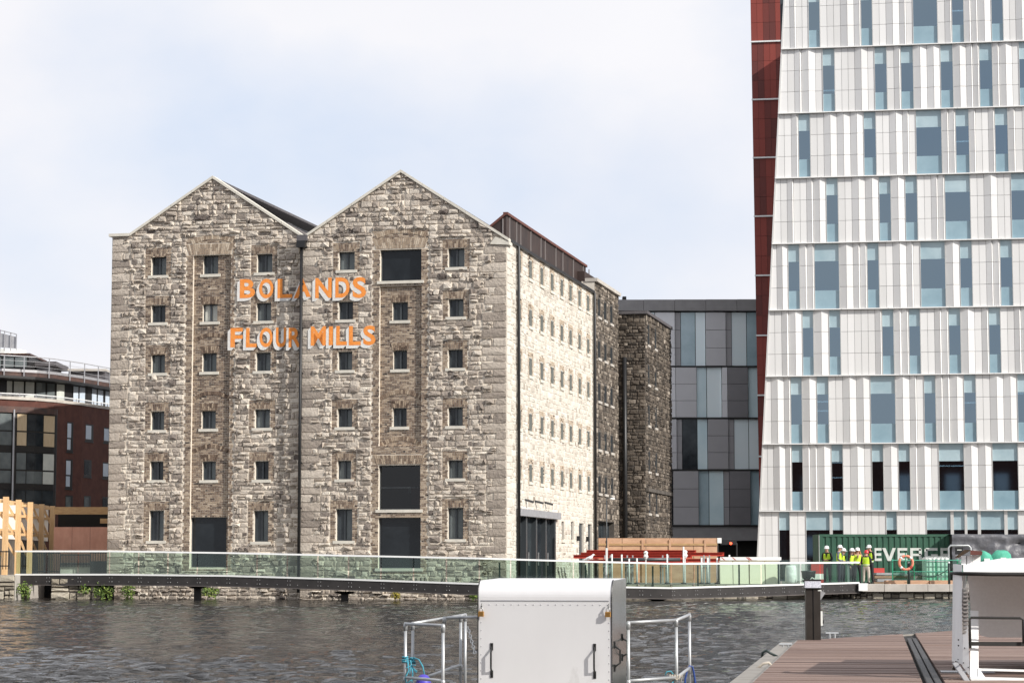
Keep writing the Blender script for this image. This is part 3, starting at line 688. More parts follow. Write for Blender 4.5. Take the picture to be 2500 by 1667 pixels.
# rust coloured metal storey set back on the roof
AX = MW - .95; A0 = 4.0; A1 = 23.0; AT = side(1240, 517, -.95)[1] * 0 + CZ + (1385 - 517) * 104 / 5600
at = MB(); at.add([(AX, A0, 15.2), (AX, A1, 15.2), (AX, A1, AT), (AX, A0, AT), (AX - 2.2, A0, 15.2), (AX - 2.2, A0, AT - 1.72), (AX - 2.2, A1, 15.2), (AX - 2.2, A1, AT - 1.72)],
       [(0, 1, 2, 3), (4, 0, 3, 5), (3, 2, 7, 5), (1, 6, 7, 2)])
attic = at.build('roof_storey', 'rusty_cladding', mill)
for u in (1243, 1260, 1270, 1294.6, 1319.6, 1330, 1356, 1373, 1398.7, 1423, 1437):
    y = side(u, 600, -.95)[0]; MB().box(AX - .01, AX + .045, y - .02, y + .02, 15.5, AT - .04).build('seam', 'seam_metal', attic)
for x in (AX - .15, AX - .75): MB().box(x - .02, x + .02, A0 - .045, A0 + .01, 15.5, AT - .1 - (AX - x) * .78).build('seam', 'seam_metal', attic)
MB().bar((AX - .02, A0 - .08, AT + .02), (AX - .02, A1, AT + .02), .22, .12).bar((AX, A0 - .03, AT + .02), (AX - 2.2, A0 - .03, AT - 1.70), .12, .10).build('cap', 'rusty_cap', attic)

# painted lettering, wrapped on the stones
bv = BVHTree.FromPolygons([Vector(v) for v in allst.v], allst.f)
bkj = bk.joined(); bv2 = BVHTree.FromPolygons([Vector(v) for v in bkj.v], bkj.f)
def wall_y(x, z):
    base = LD if x < SV else 0
    ys = []
    for dx, dz in ((0, 0), (-.07, 0), (.07, 0), (0, .07), (0, -.07), (-.12, .05), (.12, -.05)):
        y = base
        for t in (bv, bv2):
            h = t.ray_cast(Vector((x + dx, -2, z + dz)), Vector((0, 1, 0)), 4)
            if h[0] is not None: y = min(y, h[0].y)
        ys.append(y)
    return min(min(ys), base - .066)
def glyph(ch, bold=.028):
    c = bpy.data.curves.new('glyph', 'FONT'); c.body = ch; c.size = 1; c.offset = bold; c.fill_mode = 'BOTH' if hasattr(c, 'fill_mode') else c.fill_mode; c.resolution_u = 4
    o = bpy.data.objects.new('glyph', c); COL.objects.link(o); bpy.context.view_layer.update()
    dg = bpy.context.evaluated_depsgraph_get(); me = bpy.data.meshes.new_from_object(o.evaluated_get(dg)); bpy.data.objects.remove(o)
    bm = bmesh.new(); bm.from_mesh(me); bpy.data.meshes.remove(me); bmesh.ops.remove_doubles(bm, verts=bm.verts, dist=1e-4)
    xs = [v.co.x for v in bm.verts]; ys = [v.co.y for v in bm.verts]; x0, x1, y0, y1 = min(xs), max(xs), min(ys), max(ys)
    for v in bm.verts: v.co.x = (v.co.x - x0) / (x1 - x0); v.co.y = (v.co.y - y0) / (y1 - y0); v.co.z = 0
    return bm
def gridcut(bm, sx, sy, st=.055):
    for n, s, no_ in ((int(sx / st), sx, (1, 0, 0)), (int(sy / st), sy, (0, 1, 0))):
        for i in range(1, n):
            p = (i / n, 0, 0) if no_[0] else (0, i / n, 0)
            bmesh.ops.bisect_plane(bm, geom=bm.verts[:] + bm.edges[:] + bm.faces[:], plane_co=p, plane_no=no_)
def paint(bm, x0, x1, z0, z1, off, m, name, par):
    b2 = bm.copy()
    for v in b2.verts:
        x = x0 + v.co.x * (x1 - x0); z = z0 + v.co.y * (z1 - z0); v.co = (x, wall_y(x, z) - off, z)
    b2.normal_update()
    if b2.faces and sum(f.normal.y * f.calc_area() for f in b2.faces) > 0: bmesh.ops.reverse_faces(b2, faces=b2.faces)
    me = bpy.data.meshes.new(name); b2.to_mesh(me); b2.free(); me.materials.append(MATS[m]); o = bpy.data.objects.new(name, me); COL.objects.link(o); o.parent = par; return o
LET = [('B', 587, 624, 682, 728), ('O', 634, 669, 681, 729), ('L', 679, 715, 681, 728), ('A', 719, 766, 680, 728), ('N', 771, 811, 679, 728), ('D', 820, 855, 678, 727), ('S', 862, 895, 677, 728),
       ('F', 564, 594, 801, 848), ('L', 602, 628, 801, 848), ('O', 635, 667, 800, 848), ('U', 675, 700, 800, 848), ('R', 706, 736, 800, 848), ('M', 760, 797, 797, 844), ('I', 804, 814, 797, 843), ('L', 822, 848, 796, 843), ('L', 853, 882, 796, 843), ('S', 888, 918, 795, 843)]
for ch, u0, u1, v0, v1 in LET:
    d = LD if u0 < 742 else 0
    b = box_px((u0, u1, v0, v1), d); bm = glyph(ch); gridcut(bm, b[1] - b[0], b[3] - b[2])
    o = paint(bm, b[0], b[1], b[2], b[3], .014, 'paint_orange', 'letter', mill)
    for k in (1, 2, 3):
        e = .045 * k; paint(bm, b[0] - e, b[1] - e, b[2] - e, b[3] - e, .010 - .002 * k, 'paint_white', 'letter_shade', o)
    bm.free()

# ---------------------------------------------------------------- darker wing behind the mill
annex = thing('mill_wing', 'dark unrestored stone wing joined to the back of the mill, beside its far downpipe', 'building', (MO[0], MO[1], 0), -PSI)
PX = lambda a, d, z: (MW + .10 + d, a, z)
W1 = 26.9; ATp = 16.35
ya = [side(u, 900, .1)[0] for u in (1463, 1478, 1493)]
ha = [(y - .36, y + .36, z0, z1 + .1) for z0, z1 in zrow for y in ya]; ag = (20.7, W1 - 1.5, QZ, side(1470, 1272, .1)[1])
wall_mb(PX, SL, W1, -.6, ATp, [(*h, .28) for h in ha] + [(*ag, .4)]).build('wall', 'mortar_dark', annex)
MB().add([(MW + .1, SL, -.6), (MW - .6, SL, -.6), (MW - .6, SL, ATp), (MW + .1, SL, ATp), (MW + .1, W1, -.6), (MW - 3, W1, -.6), (MW - 3, W1, ATp), (MW + .1, W1, ATp)], [(1, 0, 3, 2), (4, 5, 6, 7)]).build('end_wall', 'mortar_sun_tint', annex)
ap = Pieces()
for r in rubble(SL, W1, -.4, ATp, rg2):
    for q in sub_rects(r, [(h[0] - .1, h[1] + .1, h[2] - .1, h[3] + .1) for h in ha] + [ag], .06):
        ap.add(1, stone_mb([(q[0], q[2]), (q[1], q[2]), (q[1], q[3]), (q[0], q[3])], PX, rg2.uniform(.01, .06), rg2, min(1, max(0, rg2.gauss(.55, .25)))))
ap.joined().build('wall_stones', 'stone_soot_shade', annex, kind='stuff')
for h in ha: window(annex, PX, h, .05, 'window_glass', .05, 1, sillm='concrete')
window(annex, PX, ag, .3, 'window_glass', .06, 2, 'shopfront', False)
MB().prism([(SL - .05, ATp - .02), (W1 + .1, ATp - .02), (W1 + .1, ATp + .16), (SL - .05, ATp + .16)], PX, -.5, .16).build('cornice', 'concrete', annex)
MB().box(MW - 4, MW - .55, SL + .6, W1 - .2, ATp - .3, ATp + .62).build('roof_storey', 'rusty_cladding', annex)
# ruined tower block
ruin = thing('ruined_block', 'dark unrestored stone block with a ragged corner, between the mill wing and the grey offices', 'building', (MO[0], MO[1], 0), -PSI)
RX = MW + 1.62; RZ = CZ + (1385 - 765) * 125.8 / 5600; RL = 35.6
PFr = lambda a, d, z: (a, W1 + .02 - d, z); PSr = lambda a, d, z: (RX + d, a, z)
zr2 = [(q0 - .9, q1 - .6) for q0, q1 in zrow[:]]
yr = [side(u, 1000, 1.62)[0] for u in (1584, 1601)]
hr2 = [(y - .32, y + .32, z0, z1) for z0, z1 in zr2 for y in yr]
wall_mb(PFr, MW - 2, RX, -.6, RZ, []).merge(wall_mb(PSr, W1 + .02, RL, -.6, RZ, [(*h, .3) for h in hr2])).build('wall', 'mortar_dark', ruin)
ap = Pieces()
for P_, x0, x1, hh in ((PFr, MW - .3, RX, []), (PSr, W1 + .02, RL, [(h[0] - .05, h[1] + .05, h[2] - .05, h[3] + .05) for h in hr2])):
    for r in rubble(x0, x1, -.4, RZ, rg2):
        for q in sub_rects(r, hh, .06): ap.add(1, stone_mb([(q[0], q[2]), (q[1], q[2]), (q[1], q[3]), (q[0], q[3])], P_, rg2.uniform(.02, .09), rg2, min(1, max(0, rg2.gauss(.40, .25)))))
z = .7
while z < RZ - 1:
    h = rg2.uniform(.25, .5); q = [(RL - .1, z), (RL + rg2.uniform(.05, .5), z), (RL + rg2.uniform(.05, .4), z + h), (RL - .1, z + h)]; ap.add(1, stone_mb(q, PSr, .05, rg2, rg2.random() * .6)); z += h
ap.joined().build('wall_stones', 'stone_soot_shade', ruin, kind='stuff')
for h in hr2: window(ruin, PSr, h, .03, 'window_glass', .05, 1, sillm='concrete')
MB().box(MW - 2, RX + .15, W1 - .12, RL + .1, RZ + .005, RZ + .16).build('roof', 'slate', ruin)
MB().tube([(RX - 1.15, W1 - .12, .7), (RX - 1.15, W1 - .12, RZ - 2.4)], .13, 8).build('downpipe', 'black_iron', ruin, smooth=True)
MB().prism([(W1, 5.55), (RL, 5.55), (RL, 5.75), (W1, 5.75)], PSr, 0, .14).build('string_course', 'mortar_dark', ruin)

# ---------------------------------------------------------------- white clad tower
TY = radians(9); T0 = atY(1850, 1365, 130); ft = plane_fn((T0.x, T0.y), TY)
tower = thing('office_tower', 'tall white panelled office tower with slanting left edge and red side wall', 'office tower', (T0.x, T0.y, 0), -TY)
rg = random.Random(21)
PT = lambda a, d, z: (a, -d, z)
YL = [-45, 112, 270, 429, 590, 753, 915.5, 1082, 1246.5]
TZ = [ft(2200, y)[1] for y in YL] + [QZ]
sA, sB = ft(1915, 0), ft(1850, 1365)
def sl(z): return sB[0] + (sA[0] - sB[0]) * (z - sB[1]) / (sA[1] - sB[1])
SR = 15.9; MOD = .373
ROWS = [[(1973, 2002), (2101, 2130), (2228, 2289), (2323, 2353.5), (2419.5, 2449.5)],
        [(2008, 2038.7), (2135, 2166), (2199, 2230.6), (2296, 2327.7), (2391, 2424), (2488, 2520)],
        [(1949, 1979), (2108.5, 2139.5), (2236, 2300), (2333, 2367), (2429, 2462)],
        [(2017, 2047), (2146, 2176), (2210, 2240.7), (2306.7, 2370), (2468.6, 2530)],
        [(1924, 1953), (1988, 2049.6), (2117, 2147), (2247, 2309), (2343.7, 2374.6), (2442, 2473)],
        [(1959, 1987), (2024, 2053), (2153.5, 2183), (2219, 2248), (2316, 2346.5), (2414, 2444)],
        [(1930, 1959), (1994, 2024), (2125, 2187), (2256, 2285.6), (2353.5, 2384), (2484, 2514)],
        [(1932.6, 1961), (2030, 2059), (2128.5, 2158), (2193.6, 2223), (2292, 2355), (2423, 2487)],
        [(1901.7, 1929), (1967.5, 2027), (2032, 2060), (2163.7, 2191), (2262, 2322.6), (2328, 2357), (2361, 2389), (2394, 2454), (2459.5, 2487)]]
pan = Pieces(); back = MB(); slabs = MB()
STRIPS = {(0, 3): [.42], (2, 3): [.45], (6, 1): [.36, .5], (6, 4): [.40], (7, 1): [.27, .5], (7, 4): [.33], (1, 0): [.6], (6, 5): [.27]}
for i, wins in enumerate(ROWS):
    zt, zb = TZ[i], TZ[i + 1]; ym = (YL[i] + (YL[i + 1] if i < 8 else 1372)) / 2
    ws = [(ft(a, ym)[0], ft(b, ym)[0]) for a, b in wins]; zt2, zb2 = zt - .03, zb + (.05 if i < 8 else 0)
    sx_ = sl(zb) + .15; slabs.add([PT(sx_, -.35, zb + .05), PT(SR, -.35, zb + .05), PT(SR, -3, zb + .05), PT(sx_ + .3, -3, zb + .05)], [(0, 1, 2, 3)])
    edges = [(None, ws[0][0])] + [(ws[k][1], ws[k + 1][0]) for k in range(len(ws) - 1)] + [(ws[-1][1], SR)]
    for a, b in edges:
        left = a is None; a_ = sl((zt + zb) / 2) if left else a; g = b - a_
        if g < .15:
            MB().prism([(a_, zb2), (b, zb2), (b, zt2), (a_, zt2)], PT, -.1, .03).build('mullion', 'ledge', tower); continue
        n = max(1, round(g / MOD)); wd = g / n; toks = []; k = n
        flat = i == 8
        if left or n >= 5: toks += ['f'] * (2 if n > 4 else 1); k -= len(toks)
        if flat: toks = ['f'] * n; k = 0
        while k > 0:
            t = rg.choice(['GW', 'GN', 'GW', 'f'] if k > 1 else ['GN', 'GN', 'f']); toks.append(t); k -= 2 if t == 'GW' else 1
        x = a_; seg = []
        for t in toks:
            if t == 'f': seg.append((x, x + wd, 0, 0)); x += wd
            elif t == 'GN': seg += [(x, x + wd * .78, 0, .09), (x + wd * .78, x + wd, .09, 0)]; x += wd
            else: seg += [(x, x + wd, 0, .11), (x + wd, x + 2 * wd, .11, 0)]; x += 2 * wd
        H = [zb2 + (zt2 - zb2) * q / 3 for q in range(4)]
        for j, (x0, x1, d0, d1) in enumerate(seg):
            tn = rg.uniform(.2, 1)
            for q in range(3):
                z0, z1 = H[q] + .009, H[q + 1] - .009; L0, L1 = (sl(z0), sl(z1)) if left and j == 0 else (x0, x0)
                e = .008; p = [PT(L0 + e, d0, z0), PT(x1 - e, d1, z0), PT(x1 - e, -.05, z0), PT(L0 + e, -.05, z0), PT(L1 + e, d0, z1), PT(x1 - e, d1, z1), PT(x1 - e, -.05, z1), PT(L1 + e, -.05, z1)]
                if x1 - max(L0, L1) > .03: pan.add((x1 - x0) * (z1 - z0), MB().hexa(p, min(1, max(0, tn + rg.uniform(-.15, .15)))))
        back.add([PT(sl(zb) if left else a_, -.06, zb), PT(b, -.06, zb), PT(b, -.06, zt), PT(sl(zt) if left else a_, -.06, zt)], [(0, 1, 2, 3)])
    for k, (a, b) in enumerate(ws):
        fw = .028; mb = MB(); d0, d1 = -.12, .03
        for x0, x1 in ((a, a + fw), (b - fw, b)): mb.prism([(x0, zb2), (x1, zb2), (x1, zt2), (x0, zt2)], PT, d0, d1)
        o = mb.build('window', 'ledge', tower); h = zt2 - zb2; q1, q2 = zb2 + h * .285, zb2 + h * .735
        if i == 8: q1 = zb2
        for nm, m_, u0, u1 in (('lower_pane', 'tower_spandrel', zb2, q1), ('pane', 'tower_glass', q1, q2), ('upper_pane', 'tower_frit', q2, zt2)):
            if u1 > u0: MB().prism([(a + fw, u0), (b - fw, u0), (b - fw, u1), (a + fw, u1)], PT, -.09, -.075).build(nm, m_, o)
        for t in STRIPS.get((i, k), []):
            z = zt2 - h * t; MB().box(a - .1, b + .1, 1.2, 1.3, z, z + .05).build('strip_light', 'light_strip', tower)
    zl = TZ[i + 1]
    if i < 8:
        x = sl(zl) - .03
        while x < SR:
            w_ = rg.choice((2.6, 3.4, 4.1)); x1 = min(SR, x + w_); o = rg.uniform(-.012, .012)
            MB().hexa([PT(x, .20 + o, zl - .02), PT(x1 - .012, .20 + o, zl - .02), PT(x1 - .012, -.1, zl - .02), PT(x, -.1, zl - .02), PT(x, .16, zl + .045), PT(x1 - .012, .16, zl + .045), PT(x1 - .012, -.1, zl + .045), PT(x, -.1, zl + .045)]).build('floor_ledge', 'ledge', tower); x = x1
pan.done(tower, 'panel', 'cladding', 'small_panels')
back.build('backing', 'joint_dark', tower); slabs.build('floor_slabs', 'interior_dark', tower)
MB().box(1.5, SR, 3.0, 3.2, QZ, TZ[0]).build('core_wall', 'interior_dark', tower)
MB().prism([(sl(QZ) - .06, QZ), (sl(QZ) + .03, QZ), (sl(TZ[0]) + .03, TZ[0]), (sl(TZ[0]) - .06, TZ[0])], PT, -.3, .06).build('corner_trim', 'ledge', tower)
DB = 14.0; bA, bB = ft(1832, 0, DB), ft(1851, 1060, DB)
def redx(z): return bB[0] + (bA[0] - bB[0]) * (z - bB[1]) / (bA[1] - bB[1])
rp_ = MB()
for i in range(-2, 9):
    zt, zb = (TZ[i], TZ[i + 1]) if i >= 0 else (TZ[0] - 3.75 * i, TZ[0] - 3.75 * (i + 1)); h3 = (zt - zb) / 3
    for k in range(9):
        tn = .78 if (k // 2 + i) % 2 else .28
        for q in range(3):
            z0, z1 = zb + h3 * q + (.05 if q == 0 else .008), zb + h3 * (q + 1) - (.05 if q == 2 else .008); v = []
            for z in (z0, z1):
                x0, x1 = redx(z) + .39 * k + .006, redx(z) + .39 * (k + 1) - .006
                v += [(x0, DB, z), (x1, DB, z), (x1, DB + .05, z), (x0, DB + .05, z)]
            MB().hexa(v, tn + rg.uniform(-.13, .13)).build('red_panel', 'rust_panel', tower)
    MB().bar((redx(zb) - .03, DB - .06, zb), (redx(zb) + 3.6, DB - .06, zb), .10, .09).build('floor_line', 'pole_grey', tower)
    rp_.add([(redx(zb), DB + .06, zb), (redx(zb) + 3.6, DB + .06, zb), (redx(zt) + 3.6, DB + .06, zt), (redx(zt), DB + .06, zt)], [(0, 1, 2, 3)])
    rp_.add([(redx(zb), DB + .06, zb), (redx(zt), DB + .06, zt), (redx(zt) + .3, DB + 12, zt), (redx(zb) + .3, DB + 12, zb)], [(0, 1, 2, 3)])
rp_.build('side_backing', 'dark_void', tower)
MB().box(SR - .2, SR, 0, DB, QZ, TZ[0]).build('far_side_wall', 'cladding', tower)
MB().add([(sl(QZ), .1, QZ), (sl(TZ[0]), .1, TZ[0]), (sl(TZ[0]) + .6, DB, TZ[0]), (sl(QZ) + 1.5, DB, QZ)], [(0, 1, 2, 3)]).build('near_side_wall', 'cladding', tower)

# ---------------------------------------------------------------- grey glass offices at the back
GY = 152.0; G0 = atY(1500, 1330, GY)
off = thing('grey_offices', 'grey panelled office block with tall glass bays, behind the dark stone ruin', 'office block', (G0.x, GY, 0))
def gx(zx): return atY(1480 + zx / 2.488, 1000, GY).x - G0.x
def gz(zy): return atY(1600, 700 + zy / 2.488, GY).z
PG = lambda a, d, z: (a, -d, z)
GR = [(153, 485, [(60, 185, 'M'), (185, 298, 'G'), (298, 420, 'L'), (420, 455, 'N'), (455, 545, 'G'), (545, 607, 'G'), (607, 730, 'l'), (730, 765, 'N'), (765, 857, 'G'), (857, 960, 'G')]),
      (487, 798, [(60, 200, 'M'), (200, 345, 'M'), (345, 392, 'T'), (392, 422, 'L'), (422, 550, 'l'), (550, 611, 'G'), (611, 703, 'G'), (703, 737, 'L'), (737, 862, 'D'), (862, 960, 'G')]),
      (801, 1112, [(60, 200, 'T'), (200, 360, 'M'), (360, 427, 'l'), (427, 460, 'N'), (460, 552, 'T'), (552, 614, 'G'), (614, 740, 'm'), (740, 775, 'N'), (775, 864, 'G'), (864, 960, 'G')]),
      (1115, 1450, [(60, 200, 'M'), (200, 362, 'M'), (362, 402, 'T'), (402, 557, 'm'), (557, 620, 'G'), (620, 710, 'G'), (710, 743, 'N'), (743, 871, 'D'), (871, 960, 'G')])]
TN = {'L': .95, 'l': .72, 'M': .5, 'm': .5, 'D': .22, 'N': .45}
for zt, zb, cols in GR:
    z0, z1 = gz(zb) + .05, gz(zt) - .03
    for x0, x1, t in cols:
        a, b = gx(x0), gx(x1)
        if t in 'GT': MB().prism([(a + .02, z0), (b - .02, z0), (b - .02, z1), (a + .02, z1)], PG, -.06, -.03).build('pane', rg.choice(('office_glass', 'office_bright', 'office_dim', 'office_glass')) if t == 'G' else 'window_glass', off)
        else:
            for q in range(3):
                u0, u1 = z0 + (z1 - z0) * q / 3 + .012, z0 + (z1 - z0) * (q + 1) / 3 - .012
                d = .14 if t in 'LlMmD' else .02
                MB().prism([(a + .015, u0), (b - .015, u0), (b - .015, u1), (a + .015, u1)], PG, -.05, d, TN[t] + rg.uniform(-.03, .03)).build('panel', 'grey_panel', off)
    MB().box(gx(60), gx(960), -.16, 2.4, gz(zb) - .05, gz(zb) + .05).build('floor_band', 'dark_frame', off)
MB().box(gx(60), gx(960), 2.4, 2.6, QZ, gz(150)).build('core_wall', 'interior_dark', off)
x = gx(40); k = 0
while x < gx(960):
    MB().box(x, min(x + 2.05, gx(960)), -.35, 12, gz(150) + .02, gz(82 - k)).build('parapet_panel', 'grey_top', off); x += 2.07; k += .6
MB().box(gx(105), gx(128), .5, 1.3, gz(80), gz(76) + .25).build('roof_vent', 'dark_frame', off)
MB().box(gx(60), gx(960), -.05, .2, gz(1540), gz(1452) - .05).build('plinth', 'grey_top', off)
MB().box(gx(60), gx(960), .5, .7, QZ, gz(1540)).build('undercroft', 'dark_void', off)
MB().box(gx(960), gx(975), 0, 12, QZ, gz(150)).box(gx(45), gx(60), 0, 12, QZ, gz(150)).build('side_walls', 'grey_top', off)

# ---------------------------------------------------------------- red brick apartments at left
apt = thing('brick_apartments', 'curved dark red brick apartment block with glazed bays and a penthouse terrace', 'apartment block')
PLAN = [(-80, 120), (0, 120), (87, 121.2), (134, 122.4), (201, 124.9), (268, 128.1), (310, 130.3)]
def py(u):
    for (a, y0), (b, y1) in zip(PLAN, PLAN[1:]):
        if u <= b: return y0 + (y1 - y0) * (u - a) / (b - a)
    return PLAN[-1][1]
def pxy(u, o=0): p = atY(u, 1000, py(u)); return Vector((p.x, p.y - o, 0))
def zz(u, v, o=0): return atY(u, v, py(u) - o).z
def strip(mb, u0, u1, z0, z1, o, th, step=24, tone=.5):
    us = [u0] + [b for b, _ in PLAN if u0 < b < u1] + [u1]; us2 = []
    for a, b in zip(us, us[1:]):
        n = max(1, int((b - a) / step)); us2 += [a + (b - a) * k / n for k in range(n)]
    us2.append(us[-1])
    for a, b in zip(us2, us2[1:]):
        p, q = pxy(a, o), pxy(b, o); p2, q2 = pxy(a, o - th), pxy(b, o - th)
        mb.hexa([(*p[:2], z0), (*q[:2], z0), (*q2[:2], z0), (*p2[:2], z0), (*p[:2], z1), (*q[:2], z1), (*q2[:2], z1), (*p2[:2], z1)], tone)
    return mb
zc = zz(0, 974)
strip(MB(), -80, 300, .6, zc, 0, .4).build('wall', 'red_brick', apt)
u = -80
while u < 300: strip(MB(), u, min(u + 15.4, 300), zc + .003, zc + .16, .12, .5).build('coping_stone', 'concrete', apt); u += 15.6
ZR = [zz(0, v) for v in (922, 916, 905, 898, 866)]
strip(MB(), -80, 300, zc, ZR[0] + .03, -1.6, .2).build('penthouse_wall', 'dark_frame', apt)
strip(MB(), -80, 300, ZR[0], ZR[1], .25, 3).build('roof_slab', 'dark_frame', apt)
strip(MB(), -80, 300, ZR[1] + .002, ZR[2], -.1, 2).build('fascia', 'roof_fascia', apt)
strip(MB(), -80, 300, ZR[2] + .002, ZR[3], -.2, 2).build('roof_edge', 'zinc', apt)
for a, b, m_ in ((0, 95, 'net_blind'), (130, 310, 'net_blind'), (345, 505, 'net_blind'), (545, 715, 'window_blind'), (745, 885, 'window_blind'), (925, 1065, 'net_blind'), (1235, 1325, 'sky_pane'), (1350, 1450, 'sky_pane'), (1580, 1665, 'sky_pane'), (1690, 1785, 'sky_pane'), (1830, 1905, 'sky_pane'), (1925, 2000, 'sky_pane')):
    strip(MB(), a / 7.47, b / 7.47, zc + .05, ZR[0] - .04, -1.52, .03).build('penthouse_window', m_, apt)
def railing(u0, u1, zb, zt, o, ps, wires, nm):
    mb = strip(MB(), u0, u1, zt - .045, zt, o, .05)
    r = mb.build(nm, 'pole_grey' if wires < 3 else 'zinc', apt)
    for u in ps: p = pxy(u, o - .02); MB().bar((p.x, p.y, zb), (p.x, p.y, zt - .02), .05).build('baluster', 'zinc', r)
    m2 = MB()
    for k in range(wires): z = zb + (zt - zb) * (k + 1) / (wires + 1); strip(m2, u0, u1, z - .008, z + .008, o - .01, .016)
    m2.build('wires', 'zinc', r)
railing(-30, 290, zc + .16, zz(0, 958), 0, (1, 47, 87, 126, 157, 186, 228, 247, 262), 2, 'terrace_rail')
railing(-30, 290, ZR[1], ZR[4], .1, (9, 57.6, 119, 170, 205.5, 239, 268), 3, 'roof_rail')
def zbox(u0, u1, v0, v1, Y, dp, m_, nm):
    a, b = atY(u0, v1, Y), atY(u1, v0, Y); return MB().box(a.x, b.x, Y, Y + dp, a.z, b.z).build(nm, m_, apt)
zbox(-40, 71, 866, 905, 124, 4, 'dark_frame', 'roof_lantern'); zbox(-40, 73, 862, 866.5, 123.8, 4.6, 'roof_fascia', 'lantern_roof')
for a, b in ((-20, 3), (6.5, 33.5), (36.5, 65)): zbox(a, b, 871, 896, 123.93, .05, 'window_blind', 'lantern_window')
zbox(73, 124, 892, 915, 126, 3, 'zinc', 'roof_hut'); zbox(71, 137, 882, 893, 125.5, 3.6, 'slate', 'hut_roof')
zbox(167, 257, 905, 936, 129, 3, 'slate', 'roof_plant_room'); zbox(165, 259, 900, 905.5, 128.8, 3.4, 'concrete', 'plant_room_cap')
p0 = atY(-10, 850, 123)
MB().lathe((p0.x, 126, 0), [(1.0, atY(0, 864, 123).z), (1.0, atY(0, 843, 123).z), (.9, atY(0, 842, 123).z)], 24).build('roof_drum', 'white_plastic', apt)
mb = MB()
for u in (0, 10.5, 25.5, 39.5): q = atY(u, 850, 123.6); mb.bar((q.x, q.y, q.z - .15), (q.x, q.y, atY(u, 806 + u * .25, 123.6).z), .05)
q, r_ = atY(-20, 801, 123.6), atY(40, 816, 123.6); mb.bar(q, r_, .05)
o = mb.build('drum_rail', 'zinc', apt)
q, r_ = atY(-20, 808, 123.65), atY(39, 822, 123.65); b_ = atY(0, 846, 123.65).z
MB().hexa([(q.x, q.y, b_), (r_.x, r_.y, b_ - .1), (r_.x, r_.y + .02, b_ - .1), (q.x, q.y + .02, b_), q, r_, r_ + Vector((0, .02, 0)), q + Vector((0, .02, 0))]).build('drum_screen', 'zinc', apt)
# glazed bays
strip(MB(), -60, 140.5, zz(70, 1235), zz(70, 1008), .10, .2).build('bay_frame', 'dark_frame', apt)
strip(MB(), -60, 141.5, zz(70, 1009), zz(70, 994), .25, .4).build('bay_fascia', 'roof_fascia', apt)
for v0, v1 in ((1089, 1104), (1181, 1195)): strip(MB(), -60, 140.5, zz(70, v1), zz(70, v0), .16, .1).build('bay_band', 'dark_frame', apt)
BAYC = [(44, 67, 'curtain', 'window_blind'), (69, 107, 'window_glass', 'window_glass'), (109, 135, 'curtain', 'net_blind'), (1.5, 31, 'window_blind', 'window_blind'), (-40, -3, 'window_glass', 'window_blind')]
for a, b, m1, m2 in BAYC:
    for v0, v1, m_ in ((1012, 1052, m1), (1055.5, 1088, m1), (1106, 1146, m2), (1150, 1180, 'window_blind' if m2 == 'window_glass' else m2), (1196, 1232, 'window_glass')):
        strip(MB(), a, b, zz(70, v1), zz(70, v0), .13, .03).build('bay_window', m_, apt)
p = pxy(38, .3); MB().tube([(p.x, p.y, zz(38, 1225)), (p.x, p.y, zz(38, 1000))], .05, 8).build('downpipe', 'zinc', apt)
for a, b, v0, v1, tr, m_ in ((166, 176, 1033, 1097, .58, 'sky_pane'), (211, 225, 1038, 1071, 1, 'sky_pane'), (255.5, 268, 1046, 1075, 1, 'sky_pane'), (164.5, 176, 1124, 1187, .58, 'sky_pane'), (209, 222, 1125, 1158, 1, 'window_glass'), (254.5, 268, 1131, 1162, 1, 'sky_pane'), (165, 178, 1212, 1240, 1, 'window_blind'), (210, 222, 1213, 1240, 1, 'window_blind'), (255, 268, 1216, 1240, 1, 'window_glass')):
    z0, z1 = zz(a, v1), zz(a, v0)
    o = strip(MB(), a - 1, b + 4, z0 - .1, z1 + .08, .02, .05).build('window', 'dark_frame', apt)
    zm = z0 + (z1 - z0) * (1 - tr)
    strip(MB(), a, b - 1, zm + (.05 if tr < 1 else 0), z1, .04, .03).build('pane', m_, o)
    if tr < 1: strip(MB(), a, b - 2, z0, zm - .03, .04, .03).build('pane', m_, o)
    strip(MB(), a - 2, b + 5, z0 - .18, z0 - .105, .08, .1).build('sill', 'dark_frame', o)

